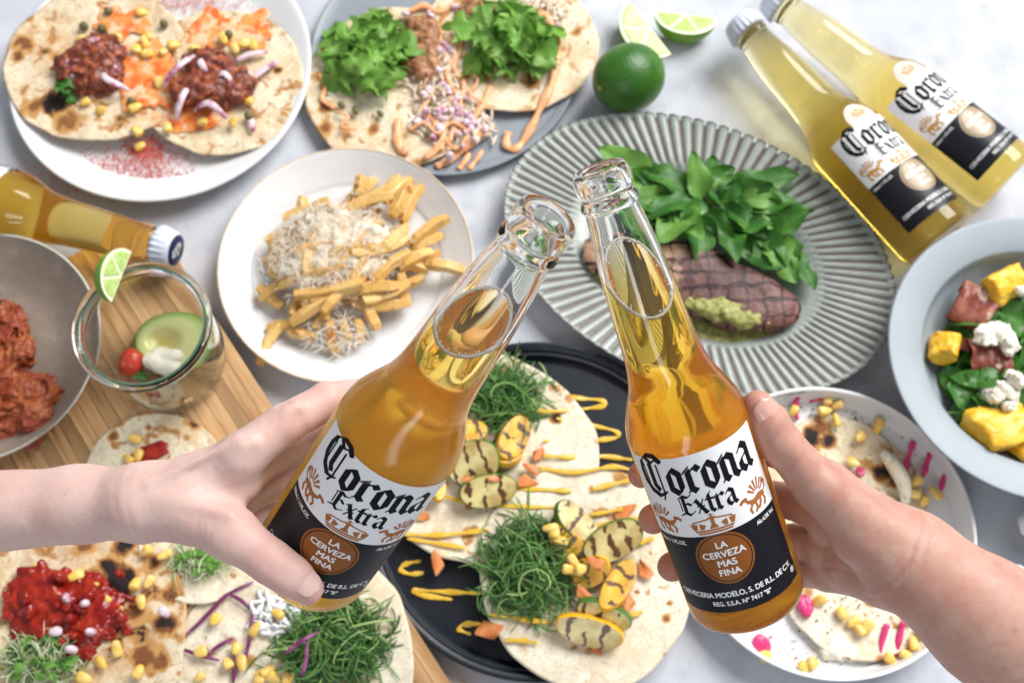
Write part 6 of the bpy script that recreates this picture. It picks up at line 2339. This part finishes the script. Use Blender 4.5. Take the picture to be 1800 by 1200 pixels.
for k, (x, y, s, zz, lab) in enumerate([(938, 820, 1.2, 1.4, "right of the round courgette slice"), (930, 842, 1.1, 1.3, "right of the oblong courgette slice"), (946, 798, .8, 1.2, "beside the short squash piece"), (742, 905, .8, 1.0, "near the left bottle on the upper tortilla"),
                                     (775, 990, 1.5, 1.0, "on the lower left edge of the upper tortilla"), (1098, 893, 1.3, 1.3, "at the upper right of the lower tortilla"), (858, 1106, 1.3, 1.1, "at the left edge of the lower tortilla"), (868, 838, .7, 2.3, "on top of the oblong courgette slice"),
                                     (1020, 1048, 1.5, 1.8, "beside the lower green onion pile"), (1128, 1000, 1.1, 1.3, "beside the right bottle"), (1098, 1062, 1.2, 1.4, "right of the long squash slice"), (1048, 985, 1.0, 2.6, "under the large oval courgette slice"),
                                     (1045, 1145, .8, 1.1, "below the charred courgette slice"), (820, 890, .5, 1.0, "below the courgette slices"), (822, 842, .6, 2.3, "on the round courgette slice")]):
    put("orange_crisp", crisp[k % 4], M_BACON, x, y, zz + .72, "orange crisp fragment " + lab, "crisp", "orange crisp fragments", (rs.uniform(-.3, .3), rs.uniform(-.3, .3), rs.uniform(0, 6)), s)
shred_heap("spring_onion", M_SCALLION, 886, 702, 1.6, 2.4, 2.1, 1.6, 300, "green onion shreds piled on the upper tray tortilla", "spring onion", 19, rad=0.052, length=(2.0, 4.6), curl=1.3, seg=10)
shred_heap("spring_onion", M_SCALLION, 932, 997, 1.8, 2.9, 2.9, 2.0, 430, "green onion shreds piled on the lower tray tortilla", "spring onion", 20, rad=0.052, length=(2.0, 5.2), curl=1.5, seg=10)

# ------------------------------------------------------------------ pink sauce plate under the right hand
M_PINK = pmat("beetroot_sauce", (0.66, 0.05, 0.20), 0.25, [(1.5, 0.45, 0.7, (0.50, 0.02, 0.10))])
M_FLECK = pmat("spice_fleck", (0.20, 0.13, 0.05), 0.8, [(2, .45, .6, (0.10, 0.12, 0.03))])
tortilla("tortilla hidden behind the right hand, charred upper edge", 1470, 878, 6.3, 0.6, 45, M_TORT, group=None, toast=0.5, marks=[(1425, 765, 1.0, 1.0), (1455, 775, .8, .95), (1440, 750, 1.0, .7), (1550, 830, 1.0, .85), (1525, 812, .9, .6), (1570, 850, .7, .8)])
tortilla("tortilla on the pink sauce plate below the right wrist", 1515, 1008, 6.0, 0.78, 46, M_TORT_P, group=None, toast=0.25, marks=[(1420, 1040, .6, .5), (1530, 1055, .6, .8)])
strip_thing("tortilla_fold", M_TORT_P, [(1552, 795), (1568, 820), (1585, 850), (1592, 885)], 1.3, .62, .4, "rolled tortilla edge beside the pink stripes", "tortilla", arch=.5)
for k, (pts, rd, lab) in enumerate([
    ([(1366, 712), (1374, 700), (1382, 688)], .26, "leftmost at the plate's top rim"), ([(1402, 738), (1398, 718), (1402, 696)], .28, "second from left at the plate's top rim"),
    ([(1420, 704), (1440, 698), (1462, 686)], .36, "widest at the plate's top rim"), ([(1462, 706), (1472, 696), (1482, 686)], .24, "rightmost at the plate's top rim"),
    ([(1588, 842), (1596, 808), (1606, 776)], .30, "left of three by the salad bowl"), ([(1622, 838), (1630, 812), (1640, 788)], .30, "middle of three by the salad bowl"), ([(1654, 862), (1660, 838), (1674, 812)], .30, "right of three by the salad bowl"),
    ([(1546, 1158), (1550, 1128), (1560, 1096)], .28, "left of the pair below the right wrist"), ([(1574, 1158), (1580, 1126), (1588, 1092)], .28, "right of the pair below the right wrist")]):
    drizzle("pink_sauce", M_PINK, pts, [.75, 1.0, 1.2] if k > 6 or k < 4 else 1.15, rd * .72, "pink sauce stripe, " + lab, "sauce", "pink sauce stripes", seed=k, flat=.7, ends=1.3)
puddle("pink_sauce", M_PINK, 1414, 1064, 1.05, .55, .85, .5, "pink sauce blob at the right bottle's base", "sauce", 28, 0.3, .08)
puddle("pink_sauce", M_PINK, 1338, 1134, .62, .65, .75, .5, "pink sauce blob peeking out under the right bottle", "sauce", 29, 0, .08)
puddle("pink_sauce", M_PINK, 1512, 829, 1.05, .35, .35, .3, "small pink sauce dot above the right hand", "sauce", 30, 0, .08)
corn([(1450, 722), (1455, 702), (1472, 712), (1512, 768), (1545, 748), (1470, 738), (1395, 722), (1500, 812)], .9, "corn kernel near the top of the pink sauce plate", "corn, top of pink sauce plate")
corn([(1612, 846), (1606, 868), (1645, 866), (1625, 880)], 1.0, "corn kernel by the three pink stripes", "corn by the three stripes")
corn([(1346, 1152), (1412, 1172), (1428, 1166), (1500, 1092), (1510, 1104), (1524, 1102), (1480, 1078), (1565, 1158), (1606, 1130), (1624, 1110), (1600, 1082), (1440, 1055), (1590, 1150)], .95,
     "corn kernel near the bottom of the pink sauce plate", "corn, bottom of pink sauce plate")
mound("egg_crumble", M_FETA, 1480, 1140, .6, 1.4, 1.0, .5, "pale crumbly cheese lump at the bottom of the pink sauce plate", "cheese", 81, amp=.25, freq=1.5, h=.1, n=5)
grains("spice_flecks", M_FLECK, [(1520, 735, 2.0, 1.2), (1450, 715, 1.6, .6), (1480, 1150, 2.6, .8), (1560, 1090, 2.0, .6), (1450, 1120, 1.8, .8), (1620, 1000, 1.2, 2.0)], .64, 420, .085, "brown green spice flecks over the pink sauce plate", "spice", 8)
grains("spice_flecks", M_FLECK, [(1490, 1060, 2.2, .9), (1570, 1050, 1.6, .9), (1530, 985, 2.0, 1.0)], 1.1, 220, .08, "spice flecks on the tortilla below the right wrist", "spice", 9)

# ------------------------------------------------------------------ white porcelain at the right edge
for lab, a, b, w in (("white porcelain spoon handle tip just under the salad bowl", (1790, 912), (1900, 965), 1.15), ("white porcelain spoon handle tip rising behind the right forearm", (1772, 992), (1850, 1130), .98)):
    p0, p1 = P(*a, 2.4), P(*b, .7)
    o = p0.copy()
    path = [o * 0 + (p1 - p0) * t + np.array([0, 0, .5 * math.sin(math.pi * t)]) for t in np.linspace(0, 1, 14)]
    rr = [w * min(1.0, math.sqrt(max(0.02, 1 - (1 - min(1, t / .22)) ** 2))) for t in np.linspace(0, 1, 14)]
    V, F = tube(path, rr, 16, .55)
    tag(link("porcelain_spoon", new_mesh("porcelain_spoon", V, F), M_PORC, loc=o), lab, "spoon", "porcelain spoons")
